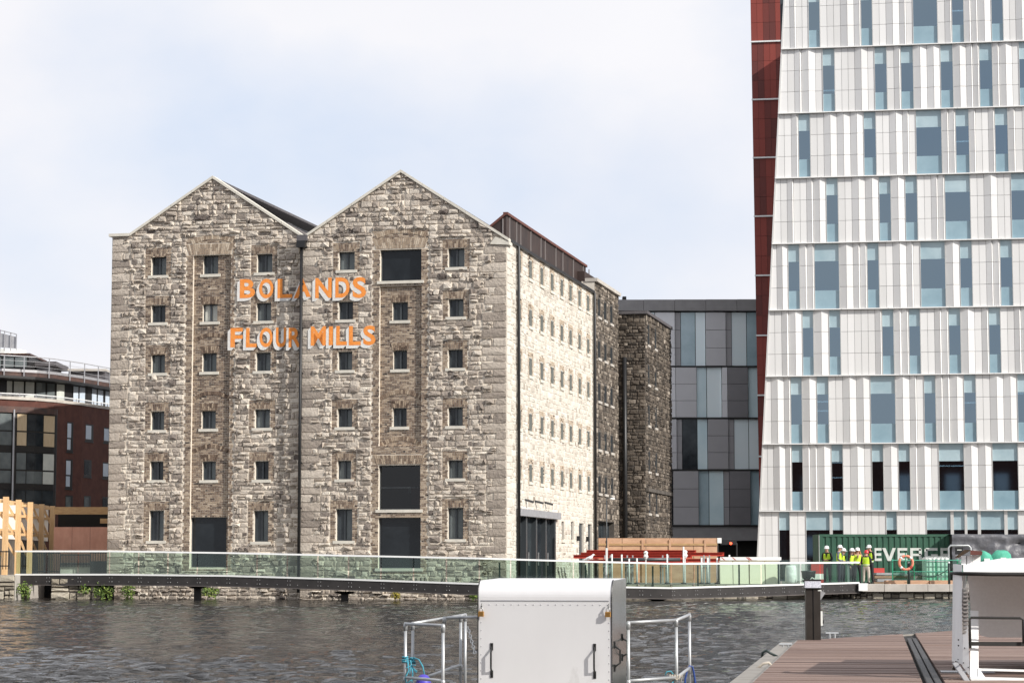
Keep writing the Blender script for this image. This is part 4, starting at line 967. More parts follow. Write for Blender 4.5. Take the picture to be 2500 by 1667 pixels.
# ---------------------------------------------------------------- left quay, hoarding and props
QL = 1.08
xA = atY(37, 1410, 99.5).x; xB = atY(150, 1420, 103).x; xC = atY(270, 1420, 103.5).x
slab('pavement', [(-60, 99.5), (xA, 99.5), (xA - .6, 109), (-60, 109)], -1, QL, 'concrete')
slab('pavement', [(xB, 103.2), (xC, 103.8), (xC, 109), (xB - .5, 109)], -1, QL - .004, 'concrete')
slab('pavement', [(-60, 109.01), (xC, 109.01), (xC, 121), (-60, 121)], -1, QL - .008, 'concrete')
MB().box(xA - 1, xB + 1, 108.6, 108.9, -1, QL).build('culvert', 'dark_void')['kind'] = 'structure'
def quay_wall(name, label, p, q, z0, z1, hm, wm, rgx, nmax=300):
    p, q = Vector((*p, 0)), Vector((*q, 0)); L_ = (q - p).length; yaw = math.atan2(q.y - p.y, q.x - p.x)
    o = thing(name, label, 'quay wall', (p.x, p.y, 0), yaw); P = lambda a, d, z: (a, -d, z)
    MB().add([P(0, 0, z0), P(L_, 0, z0), P(L_, 0, z1), P(0, 0, z1)], [(0, 1, 2, 3)]).build('backing', 'mortar_dark', o)
    pp = Pieces()
    for r in rubble(0, L_, z0, z1, rgx, *hm, *wm): pp.add((r[1] - r[0]) * (r[3] - r[2]), stone_mb([(r[0], r[2]), (r[1], r[2]), (r[1], r[3]), (r[0], r[3])], P, rgx.uniform(.05, .12), rgx, min(1, max(0, rgx.gauss(.6, .2)))))
    pp.done(o, 'stone', 'quay_stone', 'small_stones', nmax); return o
rq = random.Random(8)
quay_wall('quay_wall', 'pale block quay wall at the left end of the footbridge, by the timber props', (-27, 99.45), (xA, 99.45), -.3, QL - .02, (.3, .45), (.5, 1.0), rq)
quay_wall('quay_wall', 'overgrown stone quay wall beneath the footbridge, next to the left corner of the mill', (xB, 100.72), (xC + .2, 100.62), -.3, QL - .14, (.2, .34), (.3, .8), rq)
quay_wall('quay_wall', 'rough dark stone quay wall on the right, under the concrete coping', (13.9, 104.75), (26, 104.75), -.35, .32, (.14, .24), (.2, .6), rq)
quay_wall('quay_wall', 'shaded stone quay wall behind the footbridge, right of the mill corner', (.1, 106.3), (13.9, 104.78), -.35, QZ - .02, (.2, .34), (.3, .9), rq)
cop = thing('quay_coping', 'row of pale concrete coping blocks along the right hand quay edge', 'coping', (13.9, 104.4, 0))
x = 0
for i in range(12): MB().bbox(x, x + .97, 0, .7, .325, QZ + .005, .012).build('coping_block', 'concrete', cop); x += .985
hz0 = 2.7; hx = -23.0
hd = thing('white_hoarding', 'sunlit white timber hoarding behind the slanting wooden props', 'hoarding', (hx, 98, 0))
for i in range(7):
    MB().box(-.03, .0, i * 2.3, i * 2.3 + 2.28, hz0, 4.5 - i * .015).build('hoarding_panel', 'white_hoarding', hd)
for z in (3.05, 3.75, 4.35): MB().box(.003, .06, 0, 16, z, z + .1).build('rail', 'timber', hd)
for i, (px_, Y) in enumerate(((13, 100.5), (44, 104.3), (73, 107.4), (101, 110), (127, 112.5))):
    x = atY(px_, 1300, Y).x
    t = thing('timber_prop', ['nearest timber prop of the hoarding, cut by the left edge of the view', 'second timber prop from the left, bracing the white hoarding', 'middle one of the five timber props bracing the white hoarding', 'fourth timber prop from the left, bracing the white hoarding', 'rightmost timber prop, next to the pink plywood wall'][i], 'timber prop', (x, Y, QL), 0, 'timber props of the white hoarding')
    g = x - hx
    MB().box(-.11, .11, -.11, .11, 0, 3.4 - i * .02).build('post', 'timber', t)
    for z in (3.2, 2.7, 1.85): MB().bar((-g + .06, 0, z), (-.11, 0, z), .10, .12).build('strut', 'timber', t)
    for z in (2.6, 1.8, .95): MB().bar((-g + .06, .02, z + .62), (-.10, .02, z - .12), .08, .10).build('brace', 'timber', t)
pw = thing('plywood_wall', 'pink plywood site wall between the timber props and the mill', 'hoarding', (xB, 107, 0))
xs = [atY(u, 1300, 107).x - xB for u in (131, 176, 220, 266)]; zt = atY(200, 1286, 107).z
for a, b in zip(xs, xs[1:]): MB().box(a + .008, b - .008, 0, .04, QL, zt).build('plywood_panel', 'plywood_pink', pw)
bm_ = thing('roof_beam', 'long yellowed timber beam above the pink plywood wall', 'beam', (xB, 107.5, 0))
za, zb_ = atY(200, 1237, 107.5).z, atY(200, 1255, 107.5).z
MB().box(xs[0] - .1, xs[3], 0, .3, zb_, za).build('beam', 'beam_wood', bm_)
MB().box(xs[0] - .2, xs[3] + .2, 1.5, 1.6, QL, za - .05).build('back_screen', 'dark_void', bm_)
MB().box(xs[2] + .4, xs[3] + .2, -.2, .0, zb_ - .42, zb_ - .2).build('short_beam', 'beam_wood', bm_)
def fence(x0, x1, Y, z0, z1, label, n, gap=None):
    t = thing('iron_fence', label, 'fence', (x0, Y, z0)); h = z1 - z0; L_ = x1 - x0
    for z in (.12, h - .06): MB().box(0, L_, -.02, .02, z, z + .05).build('rail', 'black_iron', t)
    for i in range(n): x = L_ * i / (n - 1); MB().box(x - .016, x + .016, -.012, .012, 0.0, h).build('bar', 'black_iron', t)
    return t
fence(atY(84, 1380, 104.2).x, atY(146, 1380, 104.2).x, 104.2, QL, 2.1, 'black iron fence seen through the left part of the bridge glass', 16)
fence(atY(148, 1380, 105.6).x, atY(219, 1380, 105.6).x, 105.6, QL + .35, 2.02, 'black iron fence on the low wall beside the plain gate', 20)
MB_ = MB().box(atY(146, 1380, 105.6).x, atY(220, 1380, 105.6).x, 105.7, 105.9, QL, QL + .55); tag(MB_.build('low_wall', 'concrete'), 'low rendered wall under the iron fence, behind the bridge glass', 'wall')
gt = thing('yard_gate', 'black iron gate beside the left corner of the mill, behind the glass', 'gate', (atY(220, 1380, 105).x, 105, QL))
gw = atY(262, 1380, 105).x - atY(220, 1380, 105).x
MB().box(0, gw, 0, .04, 0, .62).build('gate_panel', 'black_iron', gt); MB().box(0, gw, 0, .05, .98, 1.04).build('top_rail', 'black_iron', gt)
for i in range(8): x = gw * i / 7.01; MB().box(x, x + .03, .01, .04, .62, .98).build('bar', 'black_iron', gt)
fence(-23.3, atY(22, 1380, 99.9).x, 99.9, QL + .25, QL + 1.05, 'short black iron fence at the far left edge, on the quay', 12)
fence(-23.05, -22.95, 112, QL, 2.6, 'narrow dark fence end under the white hoarding', 2)
MB_ = MB().box(-23.2, -23.0, 98.5, 113.5, QL, 2.68); tag(MB_.build('shaded_wall', 'mortar_dark'), 'dark wall below the white hoarding, seen between the props', 'wall')

# ---------------------------------------------------------------- footbridge
BP = [(37, 101.0, 1404), (266, 100.3, 1404), (553, 99.2, 1407), (850, 98.0, 1416), (1170, 96.6, 1427), (1400, 96.5, 1433), (1640, 97.0, 1437), (1860, 100.2, 1431), (2097, 104.3, 1424)]
bp = [atY(u, v, Y) for u, Y, v in BP]; HR_ = [1.09, 1.08, 1.05, 1.08, 1.14, 1.12, 1.09, 1.04, .99]
MB().box(xB, xC + .2, 100.9, 103.3, -.5, QL - .15).build('wall_core', 'dark_void')['kind'] = 'structure'
bridge = thing('footbridge', 'low dark steel footbridge with green glass balustrade running along the mill front', 'footbridge', (bp[0].x, bp[0].y, 0)); B0 = Vector((bp[0].x, bp[0].y, 0))
BT = MB(); bolts = MB(); tops = []
for i, (p, q) in enumerate(zip(bp, bp[1:])):
    p, q = p - B0, q - B0; d = (q - p); n2 = Vector((-d.y, d.x, 0)).normalized()      # points away from camera
    up = Vector((0, 0, 1)); dn = up * -.40
    MB().hexa([p + dn, q + dn, q + dn + n2 * .12, p + dn + n2 * .12, p, q, q + n2 * .12, p + n2 * .12]).build('girder', 'girder', bridge)
    MB().hexa([p - n2 * .05 + dn - up * .03, q - n2 * .05 + dn - up * .03, q + n2 * .3 + dn - up * .03, p + n2 * .3 + dn - up * .03, p - n2 * .05 + dn, q - n2 * .05 + dn, q + n2 * .3 + dn, p + n2 * .3 + dn]).build('flange', 'girder_side', bridge)
    MB().hexa([p + n2 * .13 - up * .12, q + n2 * .13 - up * .12, q + n2 * 2.2 - up * .12, p + n2 * 2.2 - up * .12, p + n2 * .13, q + n2 * .13, q + n2 * 2.2, p + n2 * 2.2]).build('deck', 'concrete', bridge)
    MB().hexa([p - n2 * .03 + up * .002, q - n2 * .03 + up * .002, q + n2 * .10 + up * .002, p + n2 * .10 + up * .002, p - n2 * .03 + up * .075, q - n2 * .03 + up * .075, q + n2 * .10 + up * .075, p + n2 * .10 + up * .075]).build('glass_channel', 'bright_rail', bridge)
    ta, tb = p + up * HR_[i], q + up * HR_[i + 1]
    MB().hexa([ta - n2 * .06 - up * .07, tb - n2 * .06 - up * .07, tb + n2 * .08 - up * .07, ta + n2 * .08 - up * .07, ta - n2 * .05, tb - n2 * .05, tb + n2 * .07, ta + n2 * .07]).build('handrail', 'bright_rail', bridge)
    m = max(1, round(d.length / 1.4))
    for k in range(m):
        f0, f1 = k / m + .006, (k + 1) / m - .006; a, b = p + d * f0, p + d * f1; ha, hb_ = ta + (tb - ta) * f0, ta + (tb - ta) * f1
        o = n2 * .03; w_ = n2 * .018
        MB().hexa([a + o + up * .07, b + o + up * .07, b + o + w_ + up * .07, a + o + w_ + up * .07, ha + o - up * .065, hb_ + o - up * .065, hb_ + o + w_ - up * .065, ha + o + w_ - up * .065]).build('glass_pane', 'rail_glass', bridge)
        for s_ in (.0, .33, .66):
            c = p + d * (k + s_ + .02) / m - n2 * .012; bolts.ball(c - up * .27, .016, 6, 4)
            if s_ == 0: bolts.ball(c - up * .10, .016, 6, 4); bolts.ball(c - up * .10 + d.normalized() * .12, .016, 6, 4); bolts.ball(c - up * .27 + d.normalized() * .12, .022, 6, 4)
    if i >= 4:
        for k in range(m // 2):
            a = p + d * (k * 2 + .6) / m + n2 * 2.1; MB().bar(a - up * .1, a + up * .95, .07).build('rear_post', 'post_green', bridge)
bolts.build('bolts', 'bolt', bridge, kind='stuff')
for u, Y in ((483, 100.4), (842, 99.0), (1605, 98.2)):
    c = atY(u, 1430, Y) - B0; i = 0
    z1 = [1.03, .80, .52][(483, 842, 1605).index(u)] - .42
    mb = MB().box(c.x - .15, c.x + .15, c.y - .15, c.y + .15, -.8, z1 - .12)
    mb.hexa([(c.x - .15, c.y - .15, z1 - .12), (c.x + .15, c.y - .15, z1 - .12), (c.x + .15, c.y + .15, z1 - .12), (c.x - .15, c.y + .15, z1 - .12), (c.x - .5, c.y - .3, z1), (c.x + .5, c.y - .3, z1), (c.x + .5, c.y + 1.2, z1), (c.x - .5, c.y + 1.2, z1)])
    mb.build('pier', 'girder', bridge)
c = bp[-1] - B0; MB().bar(c + Vector((-.5, -.2, 0)), c + Vector((-.5, -.2, 1.0)), .09).build('end_post', 'galv', bridge)
MB().box(c.x - .05, c.x + .35, c.y - .28, c.y - .05, c.z - .32, c.z + .02).build('end_plate', 'white_paint', bridge)
# plants on the quay walls and mill foot
rl = random.Random(3)
for i, (u, v, Y, sx, sz, n, m_, lb) in enumerate(((58, 1440, 99.9, .38, .36, 260, 'leaf', 'leafy shrub hanging over the water at the mouth of the dark culvert'),
        (255, 1440, 100.45, .50, .38, 420, 'leaf', 'left of two green shrubs on the quay wall by the mill corner'), (312, 1442, 103.7, .36, .36, 300, 'leaf', 'right of two green shrubs on the quay wall by the mill corner'),
        (512, 1446, 102.6, .42, .22, 260, 'leaf', 'low green shrub at the mill foot beside the first bridge pier'), (966, 1452, 100.6, .20, .14, 110, 'leaf_yellow', 'small yellowing plant low on the mill wall'), (1157, 1454, 99.8, .22, .15, 130, 'leaf', 'small dark plant at the mill foot by the steel locker'), (206, 1438, 100.5, .30, .2, 110, 'leaf', 'thin trailing plant on the wall right of the culvert'))):
    c = atY(u, v, Y); t = thing('wall_plant', lb, 'shrub', c, 0, 'plants growing from the quay walls')
    leaves('foliage', (0, 0, 0), (sx, .22, sz), n, m_, t, rl, .07)
    mb = MB()
    for k in range(5): mb.tube([(rl.uniform(-.05, .05), .2, -sz), (rl.uniform(-.5, .5) * sx, .05, rl.uniform(-.2, .3) * sz), (rl.uniform(-.8, .8) * sx, 0, rl.uniform(.2, .8) * sz)], .008, 4)
    mb.build('stems', 'stem', t)

# ---------------------------------------------------------------- near quay terrace, mirrored in the tower's and mill's glass
nq = thing('brick_terrace', 'long brick terrace across the dock, mirrored in the lower tower windows', 'building', (0, -42, 0))
MB().box(-75, 75, -10, 0, .5, 17.5).build('wall', 'red_brick', nq); MB().box(-76, 76, -11, .4, 17.52, 18.4).build('roof', 'slate', nq)
for k in range(24):
    for z in (3, 7, 11):
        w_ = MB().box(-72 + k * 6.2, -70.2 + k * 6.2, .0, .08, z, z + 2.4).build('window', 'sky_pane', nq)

# ---------------------------------------------------------------- building site on the right quay
def X_(u, Y, v=1400): return atY(u, v, Y).x
def Z_(v, Y): return atY(1250, v, Y).z
ph = thing('plywood_hoarding', 'weathered plywood hoarding with battens, behind the red steel beams', 'hoarding', (X_(1461, 116), 116, QZ))
L_ = X_(1752, 116) - X_(1461, 116); H_ = Z_(1313, 116) - QZ
for i in range(5): MB().box(L_ * i / 5 + .01, L_ * (i + 1) / 5 - .01, 0, .03, 0, H_).build('plywood_panel', 'plywood', ph)
for u in (1484, 1569, 1636, 1722): x = X_(u, 116) - X_(1461, 116); MB().box(x - .05, x + .05, -.06, -.002, 0, H_ - .08).build('batten', 'plywood', ph)
MB().box(0, L_, -.05, -.004, H_ - .37, H_ - .27).build('rail', 'beam_wood', ph)
MB().box(L_ - .0, L_ + .21, -.03, .0, H_ - .25, H_ + .01).build('white_board', 'white_plastic', ph)
LB = ['top red steel beam of the pile behind the bridge', 'second red steel beam from the top of the pile', 'red steel beam with its left end sticking out furthest', 'lowest red steel beam lying just above the handrail', 'short red steel beam at the right end of the pile']
for i, (u0, u1, v, Y) in enumerate(((1432, 1700, 1346.5, 111.2), (1418, 1768, 1352.5, 110.6), (1400, 1690, 1358, 110.0), (1428, 1680, 1369, 109.4), (1640, 1775, 1367.5, 109.8))):
    x0, x1, z = X_(u0, Y), X_(u1, Y), Z_(v, Y); h = .085
    t = thing('steel_beam', LB[i], 'steel beam', (x0, Y, z), 0, 'red steel beams stacked on the quay'); L2 = x1 - x0
    MB().box(0, L2, -.11, .11, h - .02, h).build('top_flange', 'red_steel', t); MB().box(0, L2, -.11, .11, -h, -h + .02).build('bottom_flange', 'red_steel', t)
    MB().box(.0, L2, -.012, .012, -h + .02, h - .02).build('web', 'red_steel', t)
for i, u in enumerate((1482, 1536, 1622, 1722)):
    Y = 110.2; x = X_(u, Y); t = thing('steel_trestle', ['leftmost grey trestle carrying the red beams', 'second grey trestle from the left under the red beams', 'third grey trestle from the left under the red beams', 'rightmost grey trestle under the red beams'][i], 'trestle', (x, Y, QZ), 0, 'grey trestles under the red beams')
    for dx in (-.16, .1): MB().box(dx, dx + .07, -.8, -.74, 0, Z_(1355, Y) - QZ).build('leg', 'galv', t); MB().box(dx, dx + .07, .8, .86, 0, Z_(1355, Y) - QZ).build('leg', 'galv', t)
    MB().box(-.18, .2, -.85, .9, .78, .86).build('cross_beam', 'galv', t)
tg = thing('grey_pipe', 'long dark grey pipe lying under the red beams', 'pipe', (X_(1484, 109), 108.7, Z_(1365, 109)))
MB().tube([(0, 0, 0), (X_(1660, 109) - X_(1484, 109), 0, 0)], .085, 10).build('pipe', 'frame_grey', tg, smooth=True)
lp = thing('lamp_post', 'thin tall site lamp post in front of the dark mill wing', 'lamp post', (X_(1481.5, 108), 108, QZ))
zt = Z_(1216, 108) - QZ; MB().tube([(0, 0, 0), (0, 0, zt)], [.035, .022], 8).build('pole', 'frame_grey', lp, smooth=True)
MB().bar((0, 0, zt), (.30, -.05, zt + .06), .03).build('arm', 'frame_grey', lp); MB().ball((.27, -.05, zt - .03), (.13, .08, .06)).build('lamp', 'white_plastic', lp)
MB().box(-.05, .05, -.05, .05, 0, Z_(1337, 108) - QZ).build('base_post', 'pole_grey', lp)
PO = [(1494, 1352, 'white'), (1518, 1353, 'short'), (1536, 1363, ''), (1555, 1362, ''), (1629, 1352, ''), (1669, 1334, ''), (1713, 1361, ''), (1728, 1361, ''), (1751, 1361, ''), (1781, 1354, '')]
for i, (u, v, _) in enumerate(PO):
    Y = 107.2; t = thing('site_post', ['slim pale post next to the thin lamp post by the red beams', 'slim pale post just right of the lamp post, half way to the first cloth bundle', 'short slim post left of the first white cloth bundle', 'short slim post right beside the first white cloth bundle', 'slim pale post midway between the two white cloth bundles', 'tallest slim pale post, beside the second white cloth bundle', 'short slim post left of the white barrier plank', 'second short slim post left of the white barrier plank', 'short slim post touching the left end of the white barrier plank', 'slim pale post behind the white barrier plank'][i], 'post', (X_(u, Y), Y, QZ), 0, 'slim site posts behind the bridge')
    MB().tube([(0, 0, 0), (0, 0, Z_(v, Y) - QZ)], .04, 8).build('post', 'pole_grey', t, smooth=True); MB().lathe((0, 0, 0), [(.13, 0), (.13, .05), (.05, .07)], 10).build('foot', 'frame_grey', t)
for u, v0, v1 in ((1577, 1344, 1364), (1673, 1342, 1362)):
    Y = 107.6; t = thing('cloth_bundle', 'white cloth tied round the %s tall site post by the red beams' % ('left hand' if u < 1600 else 'right hand'), 'cloth', (X_(u, Y), Y, Z_(v1, Y)))
    h = Z_(v0, Y) - Z_(v1, Y); MB().lathe((0, 0, 0), [(.05, 0), (.12, h * .3), (.08, h * .55), (.11, h * .8), (.04, h)], 8).build('cloth', 'white_bag', t)
    MB().tube([(0, .05, QZ - Z_(v1, Y)), (0, .05, h)], .03, 6).build('post', 'pole_grey', t)
# gull
g = thing('gull', 'white and grey gull perched on the bridge handrail beside the red beams', 'gull', (X_(1437, 96.6), 96.58, atY(1437, 1372.2, 96.58).z))
mb = MB()
mb.tube([(-.22, 0, .10), (-.15, 0, .125), (-.05, 0, .155), (.06, 0, .19), (.13, 0, .235), (.165, 0, .285), (.19, 0, .315), (.225, 0, .32), (.25, 0, .312)], [.008, .03, .062, .075, .062, .04, .042, .036, .012], 10)
mb.build('body', 'hat_white', g, smooth=True)
for s in (-1, 1):
    mb = MB().add([(.10, s * .066, .21), (.02, s * .078, .23), (-.12, s * .055, .17), (-.30, s * .012, .095), (-.10, s * .06, .12), (.04, s * .072, .15), (.0, s * .092, .19)], [(0, 1, 6), (1, 2, 6), (2, 3, 6), (3, 4, 6), (4, 5, 6), (5, 0, 6)]); mb.build('wing', 'pole_grey', g)
    MB().tube([(.0, s * .03, .12), (.005, s * .032, .0)], .008, 5).tube([(.005, s * .032, .006), (.045, s * .04, .004)], .007, 4).build('leg', 'orange_plastic', g)
    MB().ball((.215, s * .028, .328), .007, 6, 4).build('eye', 'eye', g)
MB().tube([(.245, 0, .315), (.285, 0, .305), (.298, 0, .294)], [.014, .009, .003], 6).build('beak', 'brass', g)
# cream insulation boards
for i, (u0, u1, tilt) in enumerate(((1758.5, 1789, 0), (1790.5, 1828, .0), (1830.5, 1868, .02), (1869.5, 1902, 0))):
    Y = 106.9; t = thing('insulation_board', ['leftmost cream insulation board behind the bridge glass', 'second cream insulation board from the left', 'third cream insulation board from the left', 'rightmost cream insulation board, beside the white bag'][i], 'board', (X_(u0, Y), Y, QZ), 0, 'cream insulation boards')
    w_ = X_(u1, Y) - X_(u0, Y); MB().hexa([(0, 0, 0), (w_, 0, 0), (w_, .5, 0), (0, .5, 0), (tilt, .1, 1.08), (w_ - tilt, .1, 1.08), (w_ - tilt, .6, 1.08), (tilt, .6, 1.08)]).build('board', 'cream_board', t)
br_ = thing('red_white_barrier', 'white and red barrier plank lying on top of the cream boards', 'barrier', (X_(1759, 106.9), 106.95, QZ + 1.09))
Lb = X_(1908, 106.9) - X_(1759, 106.9); MB().box(0, Lb, -.02, .10, 0, .15).build('plank', 'white_plastic', br_)
for k in (.06, .24, .47, .50): MB().hexa([(Lb * k, -.026, .012), (Lb * k + .06, -.026, .012), (Lb * k + .06, -.022, .012), (Lb * k, -.022, .012), (Lb * k - .14, -.026, .135), (Lb * k - .09, -.026, .135), (Lb * k - .09, -.022, .135), (Lb * k - .14, -.022, .135)]).build('stripe', 'red_item', br_)
Y = 106.2
t = thing('white_bag', 'bulging white builders bag right of the cream boards', 'bag', (X_(1931, Y), Y, QZ))
MB().lathe((0, 0, 0), [(.20, .0), (.27, .12), (.275, .4), (.25, .75), (.21, .86), (.10, .84)], 12).build('bag', 'white_bag', t, smooth=True)
t = thing('black_bin', 'black rubble bin with white hoses looped over it, behind the dock pedestal', 'bin', (X_(1974, Y), Y, QZ))
MB().lathe((0, 0, 0), [(.26, .0), (.33, .55), (.36, .56), (.34, .60), (.1, .62)], 12).build('bin', 'black_iron', t)
MB().tube([(-.42, -.3, .02), (-.46, -.32, .32), (-.25, -.36, .18), (0, -.38, .16), (.1, -.38, .30), (.3, -.36, .18), (.5, -.3, .08)], .025, 6).tube([(-.44, -.3, .05), (.5, -.3, .06)], .03, 6).build('hose', 'white_plastic', t)
for u, v0, v1, w_, lb in ((1996, 1376, 1404, .62, 'red plastic site barrier behind the leftmost worker'), (2146, 1386, 1398, .5, 'small red site barrier right of the tall worker')):
    t = thing('site_barrier', lb, 'barrier', (X_(u, 109.5), 109.5, QZ)); h = Z_(v0, 109.5) - QZ
    MB().hexa([(-w_ / 2, -.2, 0), (w_ / 2, -.2, 0), (w_ / 2, .2, 0), (-w_ / 2, .2, 0), (-w_ / 2, -.06, h), (w_ / 2, -.06, h), (w_ / 2, .06, h), (-w_ / 2, .06, h)]).build('body', 'red_item', t)
    MB().box(-w_ / 2 - .003, w_ / 2 + .003, -.17, -.11, .1, h * .5).build('band', 'white_plastic', t)
Y = 108.6
for i, (u0, u1, v0, v1) in enumerate(((2140, 2256, 1397, 1403), (2136, 2250, 1404, 1411), (2142, 2262, 1412, 1419), (2134, 2246, 1419.5, 1426))):
    t = thing('scaffold_plank', ['topmost grey scaffold plank of the low stack', 'second grey scaffold plank in the low stack', 'third grey scaffold plank in the low stack', 'lowest grey scaffold plank of the stack'][i], 'plank', (X_(u0, Y), Y, Z_(v1, Y)), 0, 'stacked grey scaffold planks')
    MB().box(0, X_(u1, Y) - X_(u0, Y), 0, .9, 0, Z_(v0, Y) - Z_(v1, Y) - .01).build('plank', 'zinc' if i % 2 == 0 else 'old_wood', t)
for i, (u0, u1) in enumerate(((2163, 2215), (2222, 2268), (2270, 2330))):
    Y = 105.5; t = thing('paving_slab', 'pale pink paving slab laid flat near the quay edge, %s of the life ring post' % ('left', 'just right', 'far right')[i], 'slab', (X_(u0, Y), Y, QZ)); MB().bbox(0, X_(u1, Y) - X_(u0, Y) - .02, 0, .6, 0, .17, .01).build('slab', 'plywood', t)
# shipping container
Y = 112.0; cx0, cx1 = X_(2001, Y), X_(2372, Y); ch = Z_(1303.5, Y) - QZ
ct = thing('shipping_container', 'green corrugated shipping container with white lettering behind the workers', 'container', (cx0, Y, QZ)); CL = cx1 - cx0
mb = MB(); x = .12; pitch = .28; vs = []
while x < CL - .12:
    vs += [(x, .0), (x + .07, .0), (x + .105, .045), (x + .175, .045), (x + .21, .0)] ; x += .28
for (xa, ya_), (xb, yb) in zip(vs, vs[1:]): mb.add([(xa, ya_, .15), (xb, yb, .15), (xb, yb, ch - .12), (xa, ya_, ch - .12)], [(0, 1, 2, 3)])
mb.build('corrugated_side', 'container_green', ct)
for xx in (0, CL - .12): MB().box(xx, xx + .12, -.02, 2.4, 0, ch).build('corner_post', 'container_green', ct)
MB().box(.12, CL - .12, -.02, .06, ch - .12, ch).box(.12, CL - .12, -.02, .06, 0, .15).build('side_rail', 'container_green', ct)
MB().box(.02, CL - .02, .06, 2.4, ch - .1, ch - .02).box(.02, .06, .05, 2.4, .1, ch - .05).build('roof', 'container_green', ct)
MB().box(.12, CL - .12, .08, .10, .1, ch - .1).build('inner_side', 'dark_void', ct)
MB().box(-.012, .002, -.022, .05, .05, ch - .05).build('edge_strip', 'pole_grey', ct)
zl0, zl1 = Z_(1366, Y) - QZ - .05, Z_(1337, Y) - QZ
def poly_letter(ch_, x0, x1, z0, z1):
    w, h = x1 - x0, z1 - z0; t = w * .24; q = h * .2; mb = MB(); B = lambda a, b, c, d: mb.box(x0 + a, x0 + b, -.012, .0, z0 + c, z0 + d)
    if ch_ == 'E': B(0, t, 0, h); B(t, w, 0, q); B(t, w * .95, h * .4, h * .6); B(t, w, h - q, h)
    if ch_ == 'V': mb.hexa([(x0 + w * .38, -.012, z0), (x0 + w * .62, -.012, z0), (x0 + w * .62, 0, z0), (x0 + w * .38, 0, z0), (x0, -.012, z1), (x0 + t, -.012, z1), (x0 + t, 0, z1), (x0, 0, z1)]); mb.hexa([(x0 + w * .38, -.013, z0), (x0 + w * .62, -.013, z0), (x0 + w * .62, 0, z0), (x0 + w * .38, 0, z0), (x0 + w - t, -.013, z1), (x0 + w, -.013, z1), (x0 + w, 0, z1), (x0 + w - t, 0, z1)])
    if ch_ == 'R': B(0, t, 0, h); B(t, w - t * .2, h - q, h); B(t, w - t * .2, h * .38, h * .38 + q * .9); B(w - t, w, h * .45, h - q * .4); B(w - t, w, 0, h * .36)
    if ch_ == 'G': B(0, t, q * .4, h - q * .4); B(t * .4, w, h - q, h); B(t * .4, w, 0, q); B(w - t, w, q, h * .52); B(w * .5, w - t, h * .36, h * .52)
    if ch_ == 'N': B(0, t, 0, h); B(w - t, w, 0, h); mb.hexa([(x0 + w - t, -.012, z0), (x0 + w, -.012, z0), (x0 + w, 0, z0), (x0 + w - t, 0, z0), (x0, -.012, z1), (x0 + t, -.012, z1), (x0 + t, 0, z1), (x0, 0, z1)])
    return mb
for c_, u0, u1 in (('E', 2136, 2153), ('V', 2155, 2188), ('E', 2192, 2216), ('R', 2223, 2251), ('G', 2258, 2290), ('R', 2297, 2323)):
    poly_letter(c_, X_(u0, Y) - cx0, X_(u1, Y) - cx0, zl0, zl1).build('letter', 'container_letter', ct)
# tarpaulin covered stack
Y = 110.8; tx0, tx1 = X_(2326, Y), X_(2530, Y); th = Z_(1303.5, Y) - QZ
tp = thing('tarpaulin_stack', 'stack under a crumpled dark grey tarpaulin beside the green container', 'tarpaulin'); tp.location = (tx0, Y, QZ)
mb = MB(); n, m = 46, 26; rt = random.Random(2); W_ = tx1 - tx0
from mathutils import noise as mn
V = []
for j in range(m + 1):
    for i in range(n + 1):
        a, b = W_ * i / n, j / m
        if b < .7: z, y = th * b / .7, 0
        else: z, y = th + .0, (b - .7) / .3 * 2
        k = mn.noise((a * .6, z * .7, 3)) * .14 - abs(mn.noise((a * .8 + z * 1.5, z * 1.7 - a * .5, 7))) * .36 - abs(mn.noise((a * 1.9 - z * 1.6, z * 2.2, 1))) * .17
        edge = min(1, b / .15) * (1 if b < .6 else .35)
        V.append((a, y - k * edge - .12 * (1 - b if b < .7 else 0), z + (mn.noise((a * .9, 5, y)) * .03)))
mb.add(V, [(j * (n + 1) + i, j * (n + 1) + i + 1, (j + 1) * (n + 1) + i + 1, (j + 1) * (n + 1) + i) for j in range(m) for i in range(n)])
mb.build('tarpaulin', 'tarp', tp, smooth=True); MB().box(.1, W_, .25, 2, 0, th - .08).build('stack', 'dark_void', tp)
# tank cage, nets, posts, life ring
Y = 107.0; t = thing('plastic_tank', 'white plastic tank in a wire cage behind the chain posts', 'tank', (X_(2259, Y), Y, QZ + .12))
w_, h = X_(2319, Y) - X_(2259, Y), Z_(1357, Y) - QZ - .12
MB().bbox(.02, w_ - .02, .02, 1.0, 0, h - .05, .06).build('tank', 'white_plastic', t)
mb = MB()
for k in range(7): mb.box(w_ * k / 6 - .012, w_ * k / 6 + .012, -.02, .0, 0, h)
for k in range(6): mb.box(0, w_, -.035, -.02, h * k / 5 - .012, h * k / 5 + .012)
mb.build('cage', 'galv', t); MB().box(-.02, w_ + .02, 0, 1.0, -.12, -.01).build('pallet', 'beam_wood', t)
Y = 106.3; t = thing('green_net_fence', 'sagging green debris net fence along the quay behind the life ring', 'net fence', (X_(2180, Y), Y, QZ))
wn_ = X_(2392, Y) - X_(2180, Y); hn = Z_(1367, Y) - QZ; V = []; n = 24
for j in range(7):
    for i in range(n + 1): a = wn_ * i / n; V.append((a, .10 * sin(a * 5 + j) * (1 - j / 6) + .03 * sin(a * 11), hn * j / 6 - (.06 * abs(sin(a * 2.3)) if j == 6 else 0)))
MB().add(V, [(j * (n + 1) + i, j * (n + 1) + i + 1, (j + 1) * (n + 1) + i + 1, (j + 1) * (n + 1) + i) for j in range(6) for i in range(n)]).build('net', 'green_net', t)
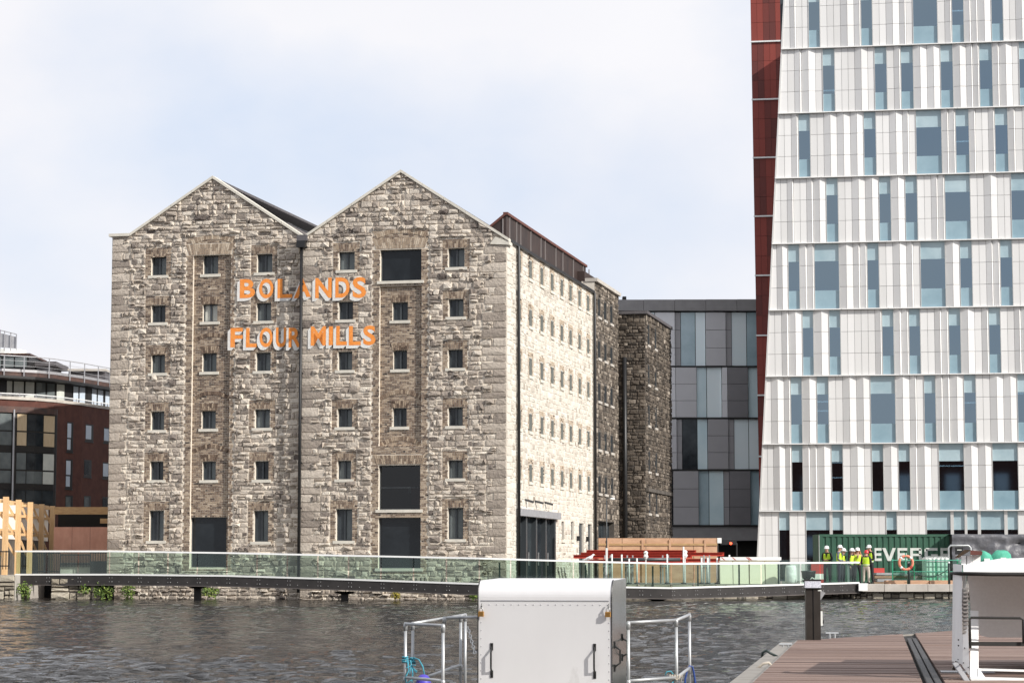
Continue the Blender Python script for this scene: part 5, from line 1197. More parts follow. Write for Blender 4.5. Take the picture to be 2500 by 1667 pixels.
MB().tube([(0, 0, hn), (wn_, 0, hn)], .022, 6).tube([(0, -.05, hn * .52), (wn_, -.05, hn * .52)], .018, 6).build('top_wire', 'mesh_green', t)
for k in range(5): MB().box(wn_ * k / 4 - .025, wn_ * k / 4 + .025, .08, .12, 0, hn + .05).build('post', 'mesh_green', t)
Y = 105.0
for i, u in enumerate((2219, 2317)):
    t = thing('chain_post', ('dark green quay post carrying the life ring', 'dark green quay post in front of the white caged tank')[i], 'post', (X_(u, Y), Y, QZ), 0, 'quay posts'); h = Z_(1374, Y) - QZ
    MB().tube([(0, 0, 0), (0, 0, h)], .055, 10).build('post', 'post_green', t, smooth=True); MB().tube([(0, 0, h), (0, 0, h + .07)], [.05, .035], 10).build('cap', 'pole_grey', t)
xa, xb = X_(2219, Y), X_(2317, Y); zc_ = QZ + .72
t = thing('chain', 'slack dark chain hung between the two quay posts', 'chain', (xa, Y - .06, zc_)); mb = MB()
for k in range(26):
    f0, f1 = k / 26, (k + 1) / 26; f = lambda q: ((xb - xa) * q, 0, -.9 * .42 * (1 - (2 * q - 1) ** 2)); mb.tube([f(f0), f(f1)], .016 if k % 2 else .022, 5)
mb.build('links', 'post_green', t)
t = thing('life_ring', 'faded orange life ring hung on the quay post', 'life ring', (X_(2211, Y), Y - .13, Z_(1373, Y)))
Rr = .305
for k in range(4):
    a0 = pi / 4 + k * pi / 2; pts = [(Rr * cos(a0 + .16 + (pi / 2 - .32) * j / 8), 0, Rr * sin(a0 + .16 + (pi / 2 - .32) * j / 8)) for j in range(9)]
    MB().tube(pts, .062, 8).build('ring_segment', 'orange_plastic', t, smooth=True)
    MB().tube([(Rr * cos(a0 - .15 + .1 * j), 0, Rr * sin(a0 - .15 + .1 * j)) for j in range(4)], .066, 8).build('ring_band', 'white_plastic' if k != 3 else 'red_item', t, smooth=True)
MB().tube([(-.02, -.02, -.5), (-.01, -.03, .45)], .03, 6).build('line', 'mesh_green', t)
Y = 108.0; t = thing('steel_gate_frame', 'grey tubular gate frame with a small black sign in front of the tarpaulin', 'gate frame', (X_(2317, Y), Y, QZ)); w_, h = X_(2371, Y) - X_(2317, Y), Z_(1331, Y) - QZ
MB().tube([(0, 0, 0), (0, 0, h - .1), (.1, 0, h), (w_ - .1, 0, h), (w_, 0, h - .1), (w_, 0, 0)], .045, 8).build('frame', 'galv', t, smooth=True)
MB().box(w_ * .28, w_ * .65, -.05, -.03, h - .42, h - .08).build('sign', 'black_iron', t); MB().box(w_ * .38, w_ * .58, -.055, -.0505, h - .22, h - .19).build('sign_text', 'white_plastic', t)
for i, (u, v0, v1, r_) in enumerate(((2405, 1349, 1376, .42), (2445, 1346, 1375, .5))):
    Y = 107.4; t = thing('green_sack', ('left', 'right')[i] + ' one of two green mesh sacks heaped in front of the grey tarpaulin', 'sack', (X_(u, Y), Y, QZ + .5), 0, 'green mesh sacks'); hh = Z_(v0, Y) - QZ - .5
    mb = MB().ball((0, 0, hh * .5), (r_, .35, hh * .52), 18, 10)
    mb.v = [(x * (1 + .35 * mn.noise((x * 3, y * 3, z * 3 + u))), y, z * (1 + .25 * mn.noise((x * 1.6 + 5, z * 2, u * .3))) + .05 * mn.noise((x * 7, z * 7, y * 7))) for x, y, z in mb.v]
    mb.build('sack', 'mesh_green', t, smooth=True); MB().box(-.1, .16, -.37, -.35, hh * .45, hh * .72).build('tag', 'white_plastic', t)
    MB().box(-r_, r_, -.3, .3, -.5, .05).build('pallet', 'beam_wood', t)
# dark site dumper with a red lamp
Y = 121; t = thing('site_dumper', 'dark site dumper with a lit red tail lamp, left of the tower foot', 'dumper', (X_(1778, Y), Y, QZ))
MB().hexa([(-.5, -.7, .5), (.55, -.7, .5), (.55, .9, .5), (-.5, .9, .5), (-.62, -.9, 1.15), (.62, -.9, 1.15), (.62, 1.0, 1.1), (-.62, 1.0, 1.1)]).build('skip', 'frame_grey', t)
for x in (-.55, .5):
    for y in (-.55, .7): MB().tube([(x, y, .38), (x + .22, y, .38)], .38, 14).build('wheel', 'rubber', t)
mb = MB().tube([(-.5, .5, 1.1), (-.5, .5, 2.0), (-.4, .5, 2.1), (.4, .5, 2.1), (.5, .5, 2.0), (.5, .5, 1.1)], .04, 8); mb.build('roll_bar', 'black_iron', t)
MB().box(-.35, .5, .42, .6, 1.95, 2.2).build('canopy', 'black_iron', t); MB().ball((.18, .36, 2.02), .07, 8, 6).build('tail_lamp', mat('lamp_red', (.8, .05, .02), emis=((1, .08, .03), 4)).name, t)

# ---------------------------------------------------------------- people
def skin_mesh(verts, edges, radii, sub=2):
    me = bpy.data.meshes.new('tmp'); me.from_pydata(verts, edges, []); o = bpy.data.objects.new('tmp', me); COL.objects.link(o)
    md = o.modifiers.new('s', 'SKIN'); md.use_smooth_shade = True
    sv = me.skin_vertices[0].data
    for i, r in enumerate(radii): sv[i].radius = r if isinstance(r, tuple) else (r, r)
    sv[0].use_root = True
    s2 = o.modifiers.new('d', 'SUBSURF'); s2.levels = sub; s2.render_levels = sub
    bpy.context.view_layer.update(); dg = bpy.context.evaluated_depsgraph_get(); out = bpy.data.meshes.new_from_object(o.evaluated_get(dg)); bpy.data.objects.remove(o); bpy.data.meshes.remove(me); return out
def person(u, Y, vtop, yaw, label, top, legs, hat, vest=True, pose='front', hair=None, head_down=.03):
    x = X_(u, Y); H = Z_(vtop, Y) - QZ - .05; root = thing('person', label, 'person', (x, Y, QZ), yaw, 'people in hard hats and yellow vests on the quay')
    h = H
    V = [(0, 0, .53 * h), (0, -.005, .62 * h), (0, .0, .73 * h), (0, .0, .81 * h), (0, -.01 - head_down * .3, .855 * h), (0, -.025 - head_down, .905 * h), (0, -.02 - head_down, .965 * h)]
    R_ = [(.155, .105), (.140, .10), (.165, .11), (.12, .085), (.052, .055), (.078, .092), (.062, .075)]; E = [(0, 1), (1, 2), (2, 3), (3, 4), (4, 5), (5, 6)]
    hands = []
    for s in (-1, 1):
        k = len(V)
        V += [(s * .185, .0, .80 * h), (s * .235, .01, .635 * h)]
        if pose == 'crossed' or (pose == 'mixed' and s > 0): V += [(s * .05, -.19, .625 * h), (-s * .04, -.215, .64 * h)]
        elif pose == 'front': V += [(s * .12, -.20, .585 * h), (s * .045, -.25, .60 * h)]
        else: V += [(s * .235, -.07, .50 * h), (s * .22, -.09, .455 * h)]
        R_ += [(.062, .062), (.046, .046), (.034, .034), (.036, .022)]; E += [(3, k), (k, k + 1), (k + 1, k + 2), (k + 2, k + 3)]; hands.append((Vector(V[k + 2]), Vector(V[k + 3])))
        k = len(V); f = .03 * s
        V += [(s * .095, .0, .475 * h), (s * .105 + f * .3, -.01, .28 * h), (s * .11 + f * .5, .02, .05 * h), (s * .12 + f * .6, -.13, .022 * h)]
        R_ += [(.088, .09), (.062, .065), (.046, .05), (.045, .03)]; E += [(0, k), (k, k + 1), (k + 1, k + 2), (k + 2, k + 3)]
    me = skin_mesh(V, E, R_)
    # face, ears and fingers join the same mesh
    bm = bmesh.new(); bm.from_mesh(me); nb = len(bm.faces); hc = Vector(V[5]); ex = MB()
    ex.tube([hc + Vector((0, -.085, .015)), hc + Vector((0, -.108, -.012))], [.008, .014], 6, mi=0)
    for s in (-1, 1): ex.ball(hc + Vector((s * .03, -.082, .018)), .009, 6, 4, mi=3); ex.ball(hc + Vector((s * .078, .0, .0)), (.012, .022, .032), 6, 5, mi=0)
    ex.tube([hc + Vector((-.022, -.086, -.038)), hc + Vector((.022, -.086, -.038))], .005, 5, mi=4)
    for w0, w1 in hands:
        d = (w1 - w0).normalized(); sd_ = d.cross(Vector((0, 0, 1))); sd_ = (sd_ if sd_.length > .1 else Vector((1, 0, 0))).normalized()
        for q, ln in ((-.024, .055), (-.008, .068), (.008, .065), (.024, .05)):
            b0 = w1 + sd_ * q; b1 = b0 + d * ln * .55 + Vector((0, 0, -.008)); b2 = b1 + d * ln * .4 + Vector((0, 0, -.022)); ex.tube([b0, b1, b2], [.0095, .009, .007], 5, mi=0)
        b0 = w0.lerp(w1, .5) + sd_ * .03; ex.tube([b0, b0 + sd_ * .025 + d * .03, b0 + sd_ * .02 + d * .055], [.011, .010, .008], 5, mi=0)
    bm.to_mesh(me); bm.free()
    for m_ in ('skin', top, legs, 'eye', 'red_item', 'cloth_black'): me.materials.append(MATS[m_])
    hs_ = [w1 for w0, w1 in hands]
    for p in me.polygons:
        c = p.center
        if c.z > .842 * h: p.material_index = 0
        elif any((c - q).length < .075 for q in hs_): p.material_index = 0
        elif c.z < .055 * h: p.material_index = 5
        elif c.z < .535 * h and abs(c.x) < .19: p.material_index = 2
        else: p.material_index = 1
    k = len(me.vertices); nv = [tuple(v.co) for v in me.vertices] + ex.v; nf = [tuple(p.vertices) for p in me.polygons] + [tuple(i + k for i in f) for f in ex.f]; mi = [p.material_index for p in me.polygons] + ex.m
    m2 = bpy.data.meshes.new('body'); m2.from_pydata(nv, [], nf)
    for m_ in me.materials: m2.materials.append(m_)
    m2.polygons.foreach_set('material_index', mi); m2.polygons.foreach_set('use_smooth', [True] * len(nf)); m2.update(); bpy.data.meshes.remove(me)
    o = bpy.data.objects.new('body', m2); COL.objects.link(o); o.parent = root
    if vest:
        vm = skin_mesh([(0, .0, .50 * h), (0, -.005, .62 * h), (0, 0, .73 * h), (0, 0, .80 * h), (-.13, 0, .80 * h), (.13, 0, .80 * h)], [(0, 1), (1, 2), (2, 3), (3, 4), (3, 5)], [(.185, .135), (.175, .13), (.19, .135), (.135, .105), (.075, .078), (.075, .078)])
        vm.materials.append(MATS['hivis']); vm.materials.append(MATS['hivis_band'])
        for p in vm.polygons: p.material_index = 1 if (.555 < p.center.z / h < .578 or (.64 < p.center.z / h < .66)) else 0
        v = bpy.data.objects.new('hi_vis_vest', vm); COL.objects.link(v); v.parent = root
        if pose == 'front' or pose == 'crossed': MB().tube([(0, -.145, .79 * h), (0, -.165, .70 * h)], [.05, .01], 6).build('collar', top, root)
    c = Vector(V[6]); c.z = .95 * h
    MB().lathe((c.x, c.y, c.z), [(.118, -.035), (.12, -.02), (.112, .0), (.108, .03), (.095, .07), (.065, .098), (.025, .11)], 16).hexa([(c.x - .07, c.y - .165, c.z - .035), (c.x + .07, c.y - .165, c.z - .035), (c.x + .09, c.y - .08, c.z - .03), (c.x - .09, c.y - .08, c.z - .03), (c.x - .065, c.y - .16, c.z - .025), (c.x + .065, c.y - .16, c.z - .025), (c.x + .085, c.y - .08, c.z - .012), (c.x - .085, c.y - .08, c.z - .012)]).build('hard_hat', hat, root, smooth=True)
    if hair:
        mb = MB(); rr = random.Random(int(u))
        for k in range(16):
            a = pi * (.02 + .96 * k / 15); q = Vector((cos(a) * .088, c.y + .085 * sin(a), .935 * h)); e = Vector((cos(a) * .15, .02 + .10 * sin(a) - (.07 if k in (0, 1, 14, 15) else 0), (.72 if True else .7) * h + rr.uniform(-.02, .03)))
            mb.tube([q, q.lerp(e, .5) + Vector((cos(a) * .025, sin(a) * .02, 0)), e], [.028, .034, .014], 6)
        mb.build('hair', hair, root, smooth=True)
    return root
person(2019.5, 106.8, 1330, -.35, 'worker in dark clothes standing furthest left of the group, arms folded', 'cloth_black', 'cloth_black', 'hat_white', pose='crossed')
person(2049, 106.3, 1327.7, 1.25, 'tall worker in a checked shirt turned sideways to the right', 'cloth_check', 'cloth_navy', 'hat_white', pose='front')
person(2058, 107.5, 1336, 1.0, 'shorter worker half hidden behind the one in the checked shirt', 'cloth_black', 'cloth_navy', 'hat_white', pose='front')
person(2078.5, 106.4, 1336, .9, 'long dark haired person in a white hard hat and black top', 'cloth_black', 'cloth_black', 'hat_white', hair='hair_dark', pose='mixed')
person(2093.8, 107.2, 1334.5, .05, 'long fair haired person facing the water in a white hard hat', 'cloth_tan', 'cloth_black', 'hat_white', hair='hair_fair', pose='front')
person(2115, 106.0, 1341, 2.7, 'person in a red hard hat seen from behind, light boots', 'cloth_black', 'cloth_pale', 'hat_red', pose='front')
person(2125.5, 107.4, 1327.6, -.9, 'tall worker in black sleeves at the right of the group, looking down', 'cloth_black', 'cloth_black', 'hat_white', pose='crossed', head_down=.06)

# ---------------------------------------------------------------- steel locker, rails and ropes on the near work pontoon
FY = 19.2; FZ = .10
def N_(u, v, Y=FY): return atY(u, v, Y)
pon = thing('work_pontoon', 'low work pontoon under the steel locker and its railings', 'pontoon', (N_(1250, 1400).x, FY, 0))
MB().box(-1.1, 1.9, -2.5, 2.9, -.3, FZ).build('deck', 'deck_edge', pon)
bx0, bx1 = N_(1168, 1500).x, N_(1497, 1500).x; bw = bx1 - bx0; bzt = N_(1300, 1412).z
yawb = radians(-11)
lk = thing('steel_locker', 'large brushed steel locker with rounded front top edge, two padlocks and black handles', 'locker', (bx0, FY + .08, FZ), yawb); hb = bzt - FZ
P = MB(); dep = .86; prof = [(0, 0), (0, hb - .17)] + [(.10 - .10 * cos(a), hb - .17 + .155 * sin(a)) for a in [pi / 2 * q / 12 for q in range(1, 13)]] + [(dep, hb)]
for (y0, z0), (y1, z1) in zip(prof, prof[1:]): P.add([(0, y0, z0), (bw, y0, z0), (bw, y1, z1), (0, y1, z1)], [(0, 1, 2, 3)])
P.build('front_lid', 'steel_sheet', lk, smooth=True)
for x, nm in ((.002, 'left_side'), (bw - .002, 'right_side')):
    pts = [(x, y + .015, z) for y, z in prof] + [(x, dep, 0)]; MB().add(pts + [(x - .014 if x > .1 else x + .014, y, z) for _, y, z in pts], [tuple(range(len(pts))), tuple(range(2 * len(pts) - 1, len(pts) - 1, -1))] + [(i, (i + 1) % len(pts), len(pts) + (i + 1) % len(pts), len(pts) + i) for i in range(len(pts))]).build(nm, 'steel_polished', lk)
for x in (-.004, bw + .002): MB().tube([(x, y - .002, z + .002) for y, z in prof[:-1]], .005, 6).build('edge_trim', 'handle_black', lk)
MB().box(.01, bw - .01, dep - .01, dep, 0, hb).build('back', 'steel_sheet', lk)
MB().box(.02, bw - .02, -.004, .0, hb - .185, hb - .178).build('lid_seam', 'zinc', lk)
rv = MB()
for k in range(15):
    z = .05 + k * (hb - .28) / 14
    for x in (.022, bw - .022): rv.ball((x, -.001, z), (.005, .003, .005), 6, 4)
for k in range(18): rv.ball((.03 + (bw - .06) * k / 17, -.002, hb - .215), (.005, .003, .005), 6, 4)
rv.build('rivets', 'zinc', lk, kind='stuff')
def handle(p, ax, L2, out_, nm='handle'):
    p = Vector(p); o = Vector(out_); a = p; b = p + Vector((0, 0, L2))
    mb = MB(); mb.tube([a, a + o * .1 + Vector((0, 0, .012)), a + o + Vector((0, 0, L2 * .22)), a + o + Vector((0, 0, L2 * .78)), b + o * .1 - Vector((0, 0, .012)), b], .008, 8)
    w = Vector(ax) * .011
    for q in (a, b): mb.bar(q - Vector((0, 0, .03)) + o * .05, q + Vector((0, 0, .03)) + o * .05, .024, .008, up=out_)
    return mb.build(nm, 'handle_black', lk, smooth=False)
hz_ = N_(1300, 1645).z - FZ; hl_ = .225
for u in (1201, 1456): handle((N_(u, 1600).x - bx0, -.0, hz_), (1, 0, 0), hl_, (0, -.035, 0))
handle((0, .42, hz_ + .09), (0, 1, 0), .19, (-.04, 0, 0)); handle((bw, .18, hz_ + .05), (0, 1, 0), .19, (.045, 0, 0)); handle((bw, .62, hz_ + .12), (0, 1, 0), .17, (.05, 0, 0))
for u, lb in ((1176, 'brass padlock hanging at the left top edge of the locker'), (1484, 'brass padlock hanging at the right top edge of the locker')):
    q = N_(u, 1500); z = N_(u, 1504).z; xl = (q.x - bx0)
    pos = Vector((bx0, FY + .08, 0)) + Matrix.Rotation(yawb, 3, 'Z') @ Vector((xl / cos(yawb), -.03, 0))
    t = thing('padlock', lb, 'padlock', (pos.x, pos.y, z), yawb, 'padlocks on the steel locker')
    MB().bbox(-.024, .024, -.012, .012, -.002, .042, .005).build('body', 'brass', t)
    MB().tube([(-.014, 0, .04), (-.014, 0, .062), (-.008, 0, .072), (.008, 0, .072), (.014, 0, .062), (.014, 0, .04)], .0045, 8).build('shackle', 'bolt', t, smooth=True)
    MB().tube([(0, .004, .066), (.004, .0, .085), (.006, .01, .105)], .006, 6).build('hasp', 'handle_black', t)
def rail_thing(name, label, pts, segs, rad=.0135):
    t = thing(name, label, 'railing', (pts['o'].x, pts['o'].y, FZ)); O = Vector((pts['o'].x, pts['o'].y, FZ))
    for nm, chain in segs:
        q = [pts[c] - O if isinstance(c, str) else c - O for c in chain]; MB().tube(q, rad, 10).build(nm, 'galv', t, smooth=True)
    seen = set()
    for nm, chain in segs:
        for c in (chain[0], chain[-1]):
            if isinstance(c, str) and c not in seen and not c.startswith('b'):
                seen.add(c); p = pts[c] - O; d = (pts[chain[-1]] - pts[chain[0]]).normalized()
                MB().tube([p + Vector((0, 0, -.055)), p + Vector((0, 0, -.008)), p + Vector((0, 0, .014))], [.0175, .0185, .011], 10).build('clamp', 'galv', t, smooth=True)
    return t, O
Yf, Yb = 18.9, 20.6
A = dict(o=N_(1083, 1530, Yf))
A['a'] = N_(990, 1522, 19.5); A['c'] = N_(1082, 1526, Yf); A['d'] = N_(1008, 1521, 19.8); A['e'] = N_(1125, 1502, 20.6); A['f'] = N_(1136, 1500, 20.9); A['g'] = N_(1085, 1508, 20.2); A['h'] = N_(1172, 1505, 20.4)
def low(p, z): return Vector((p.x, p.y, z))
for k in 'acdef': A['b' + k] = low(A[k], FZ)
ml = N_(1085, 1661, Yf).z; A['m1'] = low(A['a'], ml); A['m2'] = low(A['c'], ml); A['m3'] = Vector((A['e'].x, A['e'].y, N_(1125, 1622, 20.6).z)); A['m4'] = Vector((A['d'].x, A['d'].y, N_(1008, 1664, 19.8).z))
rt_, RO = rail_thing('tube_railing', 'galvanised tube railing of the pontoon at left of the steel locker', A, [('top_rail', ('a', 'c')), ('top_rail', ('d', 'e')), ('top_rail', ('g', 'h')), ('post', ('a', 'ba')), ('post', ('c', 'bc')), ('post', ('d', 'bd')), ('post', ('e', 'be')), ('post', ('f', 'bf')), ('mid_rail', ('m1', 'm2')), ('mid_rail', ('m4', 'm3')), ('top_rail', ('e', 'f'))])
B = dict(o=N_(1660, 1520, 19.3)); B['a'] = N_(1534, 1519, 19.4); B['c'] = N_(1651, 1513, 19.8); B['d'] = N_(1683, 1500, 20.6)
for k in 'acd': B['b' + k] = low(B[k], FZ)
B['m1'] = Vector((B['a'].x, B['a'].y, N_(1534, 1661, 19.4).z)); B['m2'] = Vector((B['c'].x, B['c'].y, N_(1658, 1653, 19.8).z)); B['m3'] = Vector((B['d'].x, B['d'].y, N_(1689, 1629, 20.6).z))
rail_thing('tube_railing', 'galvanised tube railing of the pontoon at right of the steel locker', B, [('top_rail', ('a', 'c')), ('top_rail', ('c', 'd')), ('post', ('a', 'ba')), ('post', ('c', 'bc')), ('post', ('d', 'bd')), ('mid_rail', ('m1', 'm2')), ('mid_rail', ('m2', 'm3'))])
# chain from the railing to the locker
p, q = N_(1142, 1530, 20.3), N_(1160, 1595, 19.9); ch_ = thing('steel_chain', 'short galvanised chain hanging between the left railing and the locker', 'chain', p)
n = 10
for k in range(n):
    a, b = (q - p) * (k / n), (q - p) * ((k + 1) / n); c = (a + b) / 2; d = (b - a).normalized(); s = d.cross(Vector((0, 1, 0))).normalized() if k % 2 else d.cross(Vector((1, 0, 0))).normalized(); l = (b - a).length * .62
    MB().tube([c + d * l * cos(x) + s * .011 * sin(x) for x in [2 * pi * j / 10 for j in range(10)]], .0042, 6, closed=True).build('link', 'bolt', ch_, smooth=True)
# blue ropes and buoy
def coil(c, r, h, turns, rad, jit, rr):
    return [(c[0] + (r + rr.uniform(-jit, jit)) * cos(2 * pi * t / 9), c[1] + (r + rr.uniform(-jit, jit)) * sin(2 * pi * t / 9), c[2] + h * t / (9 * turns) + rr.uniform(-jit, jit) * .6) for t in range(9 * turns)]
rr = random.Random(6)
t = thing('blue_rope', 'light blue rope knotted round the posts of the left railing', 'rope', A['a']); O = A['a']
z1 = N_(990, 1612, 19.5).z - O.z
MB().tube(coil((0, 0, z1 - .02), .024, .055, 3, .006, .006, rr), .0075, 6).tube(coil((.05, .2, z1 - .03), .022, .05, 3, .006, .006, rr), .0075, 6).build('knot', 'rope_blue', t, smooth=True)
mb = MB()
mb.tube([(.06, .15, z1 + .02), (.11, .1, z1 + .005), (.145, .05, z1 - .05), (.16, .02, z1 - .115)], .006, 6)
mb.tube([(.02, -.02, z1), (.03, -.02, z1 - .08), (-.0, -.02, z1 - .14), (.012, -.02, z1 - .19)], .007, 6); mb.tube([(.04, .08, z1), (.06, .05, z1 - .10), (.055, .02, z1 - .20)], .006, 6)
for k in range(9): a = rr.uniform(0, 6.3); mb.tube([(.05, .0, z1 - .04), (.05 + .03 * cos(a), -.02, z1 - .06 + .03 * sin(a)), (.055 + .05 * cos(a), -.03, z1 - .07 + .045 * sin(a))], .004, 5)
mb.tube([(.01, -.025, z1 - .19), (.06, -.02, z1 - .155), (.11, .0, z1 - .15), (.14, .02, z1 - .12)], .006, 6)
mb.build('strand', 'rope_blue', t, smooth=True)
c = N_(1034, 1660, 19.4); t = thing('mooring_buoy', 'violet blue plastic buoy hanging from the light blue rope', 'buoy', c)
MB().lathe((0, 0, -.1), [(.03, .0), (.062, .02), (.066, .07), (.055, .12), (.03, .145), (.012, .15)], 16).build('buoy', 'buoy_violet', t, smooth=True)
t = thing('blue_hose', 'dark blue hose looped over the right railing corner', 'hose', B['m3']); 
MB().tube([(-.055, -.05, -.35), (-.045, -.04, -.1), (-.022, -.03, -.01), (.0, -.02, .018), (.022, -.02, .008), (.034, -.02, -.04), (.05, -.02, -.16), (.075, -.02, -.36)], .0085, 8).build('hose', 'hose_blue', t, smooth=True)
t = thing('white_rope', 'knotted off white rope lashed at the right railing corner joint', 'rope', B['m2'])
mb = MB()
for k in range(5): mb.tube([(-.06 + k * .02 + .024 * sin(x) * .2, .022 * cos(x), .022 * sin(x)) for x in [2 * pi * j / 9 for j in range(9)]], .0065, 6, closed=True)
mb.tube([(-.05, -.02, .02), (.0, -.03, -.02), (.05, -.02, .02), (.03, -.03, -.04)], .006, 6).build('lashing', 'rope_white', t, smooth=True)
t = thing('light_blue_cord', 'thin light blue cord end tied on the right railing', 'cord', B['m2'])
MB().tube([(-.03, 0, .03), (-.05, -.01, .055), (-.085, -.01, .05), (-.1, -.01, .02)], .005, 6).tube([(-.02, -.01, -.02), (-.05, -.02, -.06), (-.09, -.02, -.07)], .005, 6).build('cord', 'rope_blue', t, smooth=True)

# ---------------------------------------------------------------- timber pontoon at right
DZ = .35; dx, dy = sin(radians(8.95)), cos(radians(8.95)); D0 = atZ(1836, 1666, DZ)
dk = thing('dock_pontoon', 'brown planked dock pontoon in the right foreground', 'pontoon', (D0.x, D0.y, 0), -radians(8.95))
def dl(u, v, z=DZ):
    p = atZ(u, v, z) - Vector((D0.x, D0.y, 0)); return (p.x * dy - p.y * dx, p.x * dx + p.y * dy)
yE = dl(1946, 1561)[1]; far = [dl(2008, 1559), dl(2333, 1538), dl(2560, 1524)]
s0, s1 = dl(2214, 1559)[0], dl(2237, 1559)[0]; y = -3.0; rk = random.Random(9); pw_ = .142; pp = Pieces()
def far_y(x):
    if x < far[0][0]: return yE
    t = (x - far[0][0]) / (far[2][0] - far[0][0]); return far[0][1] + (far[2][1] - far[0][1]) * t
rest = Pieces()
while y < far[2][1]:
    for xa, xb in ((0, s0 - .03), (s1 + .03, 5.6)):
        a = xa
        while a < xb - .05:
            b = min(xb, a + rk.uniform(1.8, 2.6)) if xb - a > 2.9 else xb
            gp = rk.choice((.006, .006, .008, .016))
            r = [(a + .004, y + .004), (b - .004, y + .004), (b - .004, y + pw_ - gp), (a + .004, y + pw_ - gp)]
            fx, fy = far[2][0] - far[0][0], far[2][1] - far[0][1]
            if y > yE - .05: r = clip(r, -fy, fx, -fy * far[0][0] + fx * far[0][1] - .0)
            if len(r) > 2:
                zt = DZ + rk.uniform(-.003, .004); n = len(r); mb = MB()
                mb.add([(p[0], p[1], DZ - .03) for p in r] + [(p[0], p[1], zt) for p in r], [tuple(range(n - 1, -1, -1)), tuple(range(n, 2 * n))] + [(i, (i + 1) % n, n + (i + 1) % n, n + i) for i in range(n)], rk.gauss(.5, .17))
                pp.add(1 / (y + 25), mb)
            a = b
    y += pw_
pp.done(dk, 'plank', 'deck_plank', 'far_planks')
MB().add([(0, -3, DZ - .034), (5.6, -3, DZ - .034), (5.6, far[2][1], DZ - .034), (far[1][0], far[1][1], DZ - .034), (far[0][0], yE, DZ - .034), (0, yE, DZ - .034)], [(0, 1, 2, 3, 4, 5)]).build('sub_deck', 'dark_void', dk)
MB().box(-.25, -.02, -3, yE + .3, DZ - .30, DZ - .035).build('edge_beam', 'deck_edge', dk)
mb = MB(); 
for a, b in ((far[0], far[1]), (far[1], far[2])):
    mb.hexa([(a[0], a[1] - .05, -.2), (b[0], b[1] - .05, -.2), (b[0], b[1] + .05, -.2), (a[0], a[1] + .05, -.2), (a[0], a[1] - .05, DZ - .012), (b[0], b[1] - .05, DZ - .012), (b[0], b[1] + .05, DZ - .012), (a[0], a[1] + .05, DZ - .012)])
mb.build('rear_edge', 'deck_edge', dk)
mb = MB().box(-.02, .0, -3, yE, -.2, DZ - .005); mb.build('side_skirt', 'deck_edge', dk)
yj = dl(2227, 1596)[1]; m_ = (s0 + s1) / 2
for ya_, yb_ in ((-3, yj - .02), (yj + .02, dl(2214, 1559)[1])):
    for a, b in ((s0, m_ - .008), (m_ + .008, s1)): MB().bbox(a, b, ya_, yb_, DZ - .02, DZ + .014, .006).build('cover_strip', 'cover_strip', dk)
yc = dl(2290, 1640)[1]; MB().box(s1 + .05, 2.3, yc - .2, yc + .15, DZ + .006, DZ + .012).build('metal_plate', 'zinc', dk)
def dw(x, y, z=0): return Vector((D0.x + x * dy + y * dx, D0.y - x * dx + y * dy, z))
for i, (u, v, nm) in enumerate(((1876, 1630, 'w'), (1882, 1602, 'b'))):
    p = atZ(u, v, DZ - .04); t = thing('mooring_line', ('pale rope end tied over the left edge of the planked dock', 'dark rope loop on the left edge of the planked dock')[i], 'rope', p)
    MB().tube([(.05, 0, .01), (.0, -.02, .06), (-.06, -.03, .05), (-.12, 0, .0), (-.18, .03, -.04)] if i == 0 else [(.08, .02, .0), (.0, 0, .04), (-.06, -.02, .075), (-.10, 0, .05), (-.11, .02, -.03)], .016, 7).build('rope', 'rope_white' if i == 0 else 'post_green', t, smooth=True)
p = atZ(1918, 1581, DZ - .05); t = thing('deck_cleat', 'small steel cleat on the left edge beam of the dock', 'cleat', p); MB().tube([(-.09, 0, .05), (.09, 0, .05)], .016, 8).cyl(-.035, 0, 0, .05, .014, 8).cyl(.035, 0, 0, .05, .014, 8).build('cleat', 'galv', t)
p = atZ(2018, 1556, DZ - .03); t = thing('deck_cleat', 'steel cleat right behind the foot of the dock pedestal', 'cleat', p + Vector((.10, .1, -.02))); MB().tube([(-.1, 0, .085), (.1, 0, .085)], .017, 8).cyl(-.04, 0, 0, .08, .018, 8).cyl(.04, 0, 0, .08, .018, 8).build('cleat', 'galv', t)
# service pedestal
p = atZ(1986.5, 1562, DZ); Yp = p.y; pd = thing('dock_pedestal', 'dark steel service pedestal with a patterned pale cap at the dock corner', 'pedestal', (p.x, p.y, DZ), -radians(3)); k = Yp / F
hh = 124 * k; hw = 17.7 * k
MB().bbox(-hw, -.012, -.0, .2, 0, hh, .004).build('left_column', 'pedestal', pd); MB().bbox(.004, hw, -.006, .2, 0, hh, .004).build('right_column', 'pedestal', pd)
MB().box(-.012, .004, .012, .19, 0, hh).build('slot', 'handle_black', pd)
MB().box(-hw * 1.13, hw * 1.13, -.03, .23, hh, hh + .012).build('cap_base', 'handle_black', pd)
MB().hexa([(-hw * 1.1, -.028, hh + .013), (hw * 1.1, -.028, hh + .013), (hw * 1.1, .225, hh + .013), (-hw * 1.1, .225, hh + .013), (-hw * 1.06, -.012, hh + .115), (hw * 1.06, -.012, hh + .115), (hw * 1.06, .21, hh + .115), (-hw * 1.06, .21, hh + .115)]).build('lamp_lens', 'pedestal_lens', pd)
MB().box(-hw * 1.12, hw * 1.12, -.02, .22, hh + .116, hh + .135).build('cap_top', 'handle_black', pd)
MB().hexa([(hw, .02, hh * .78), (hw + .005, .02, hh * .78), (hw + .005, .18, hh * .78), (hw, .18, hh * .78), (hw, .02, hh * .97), (hw + .075, .02, hh * .92), (hw + .075, .18, hh * .92), (hw, .18, hh * .97)]).build('socket_cover', 'galv', pd)
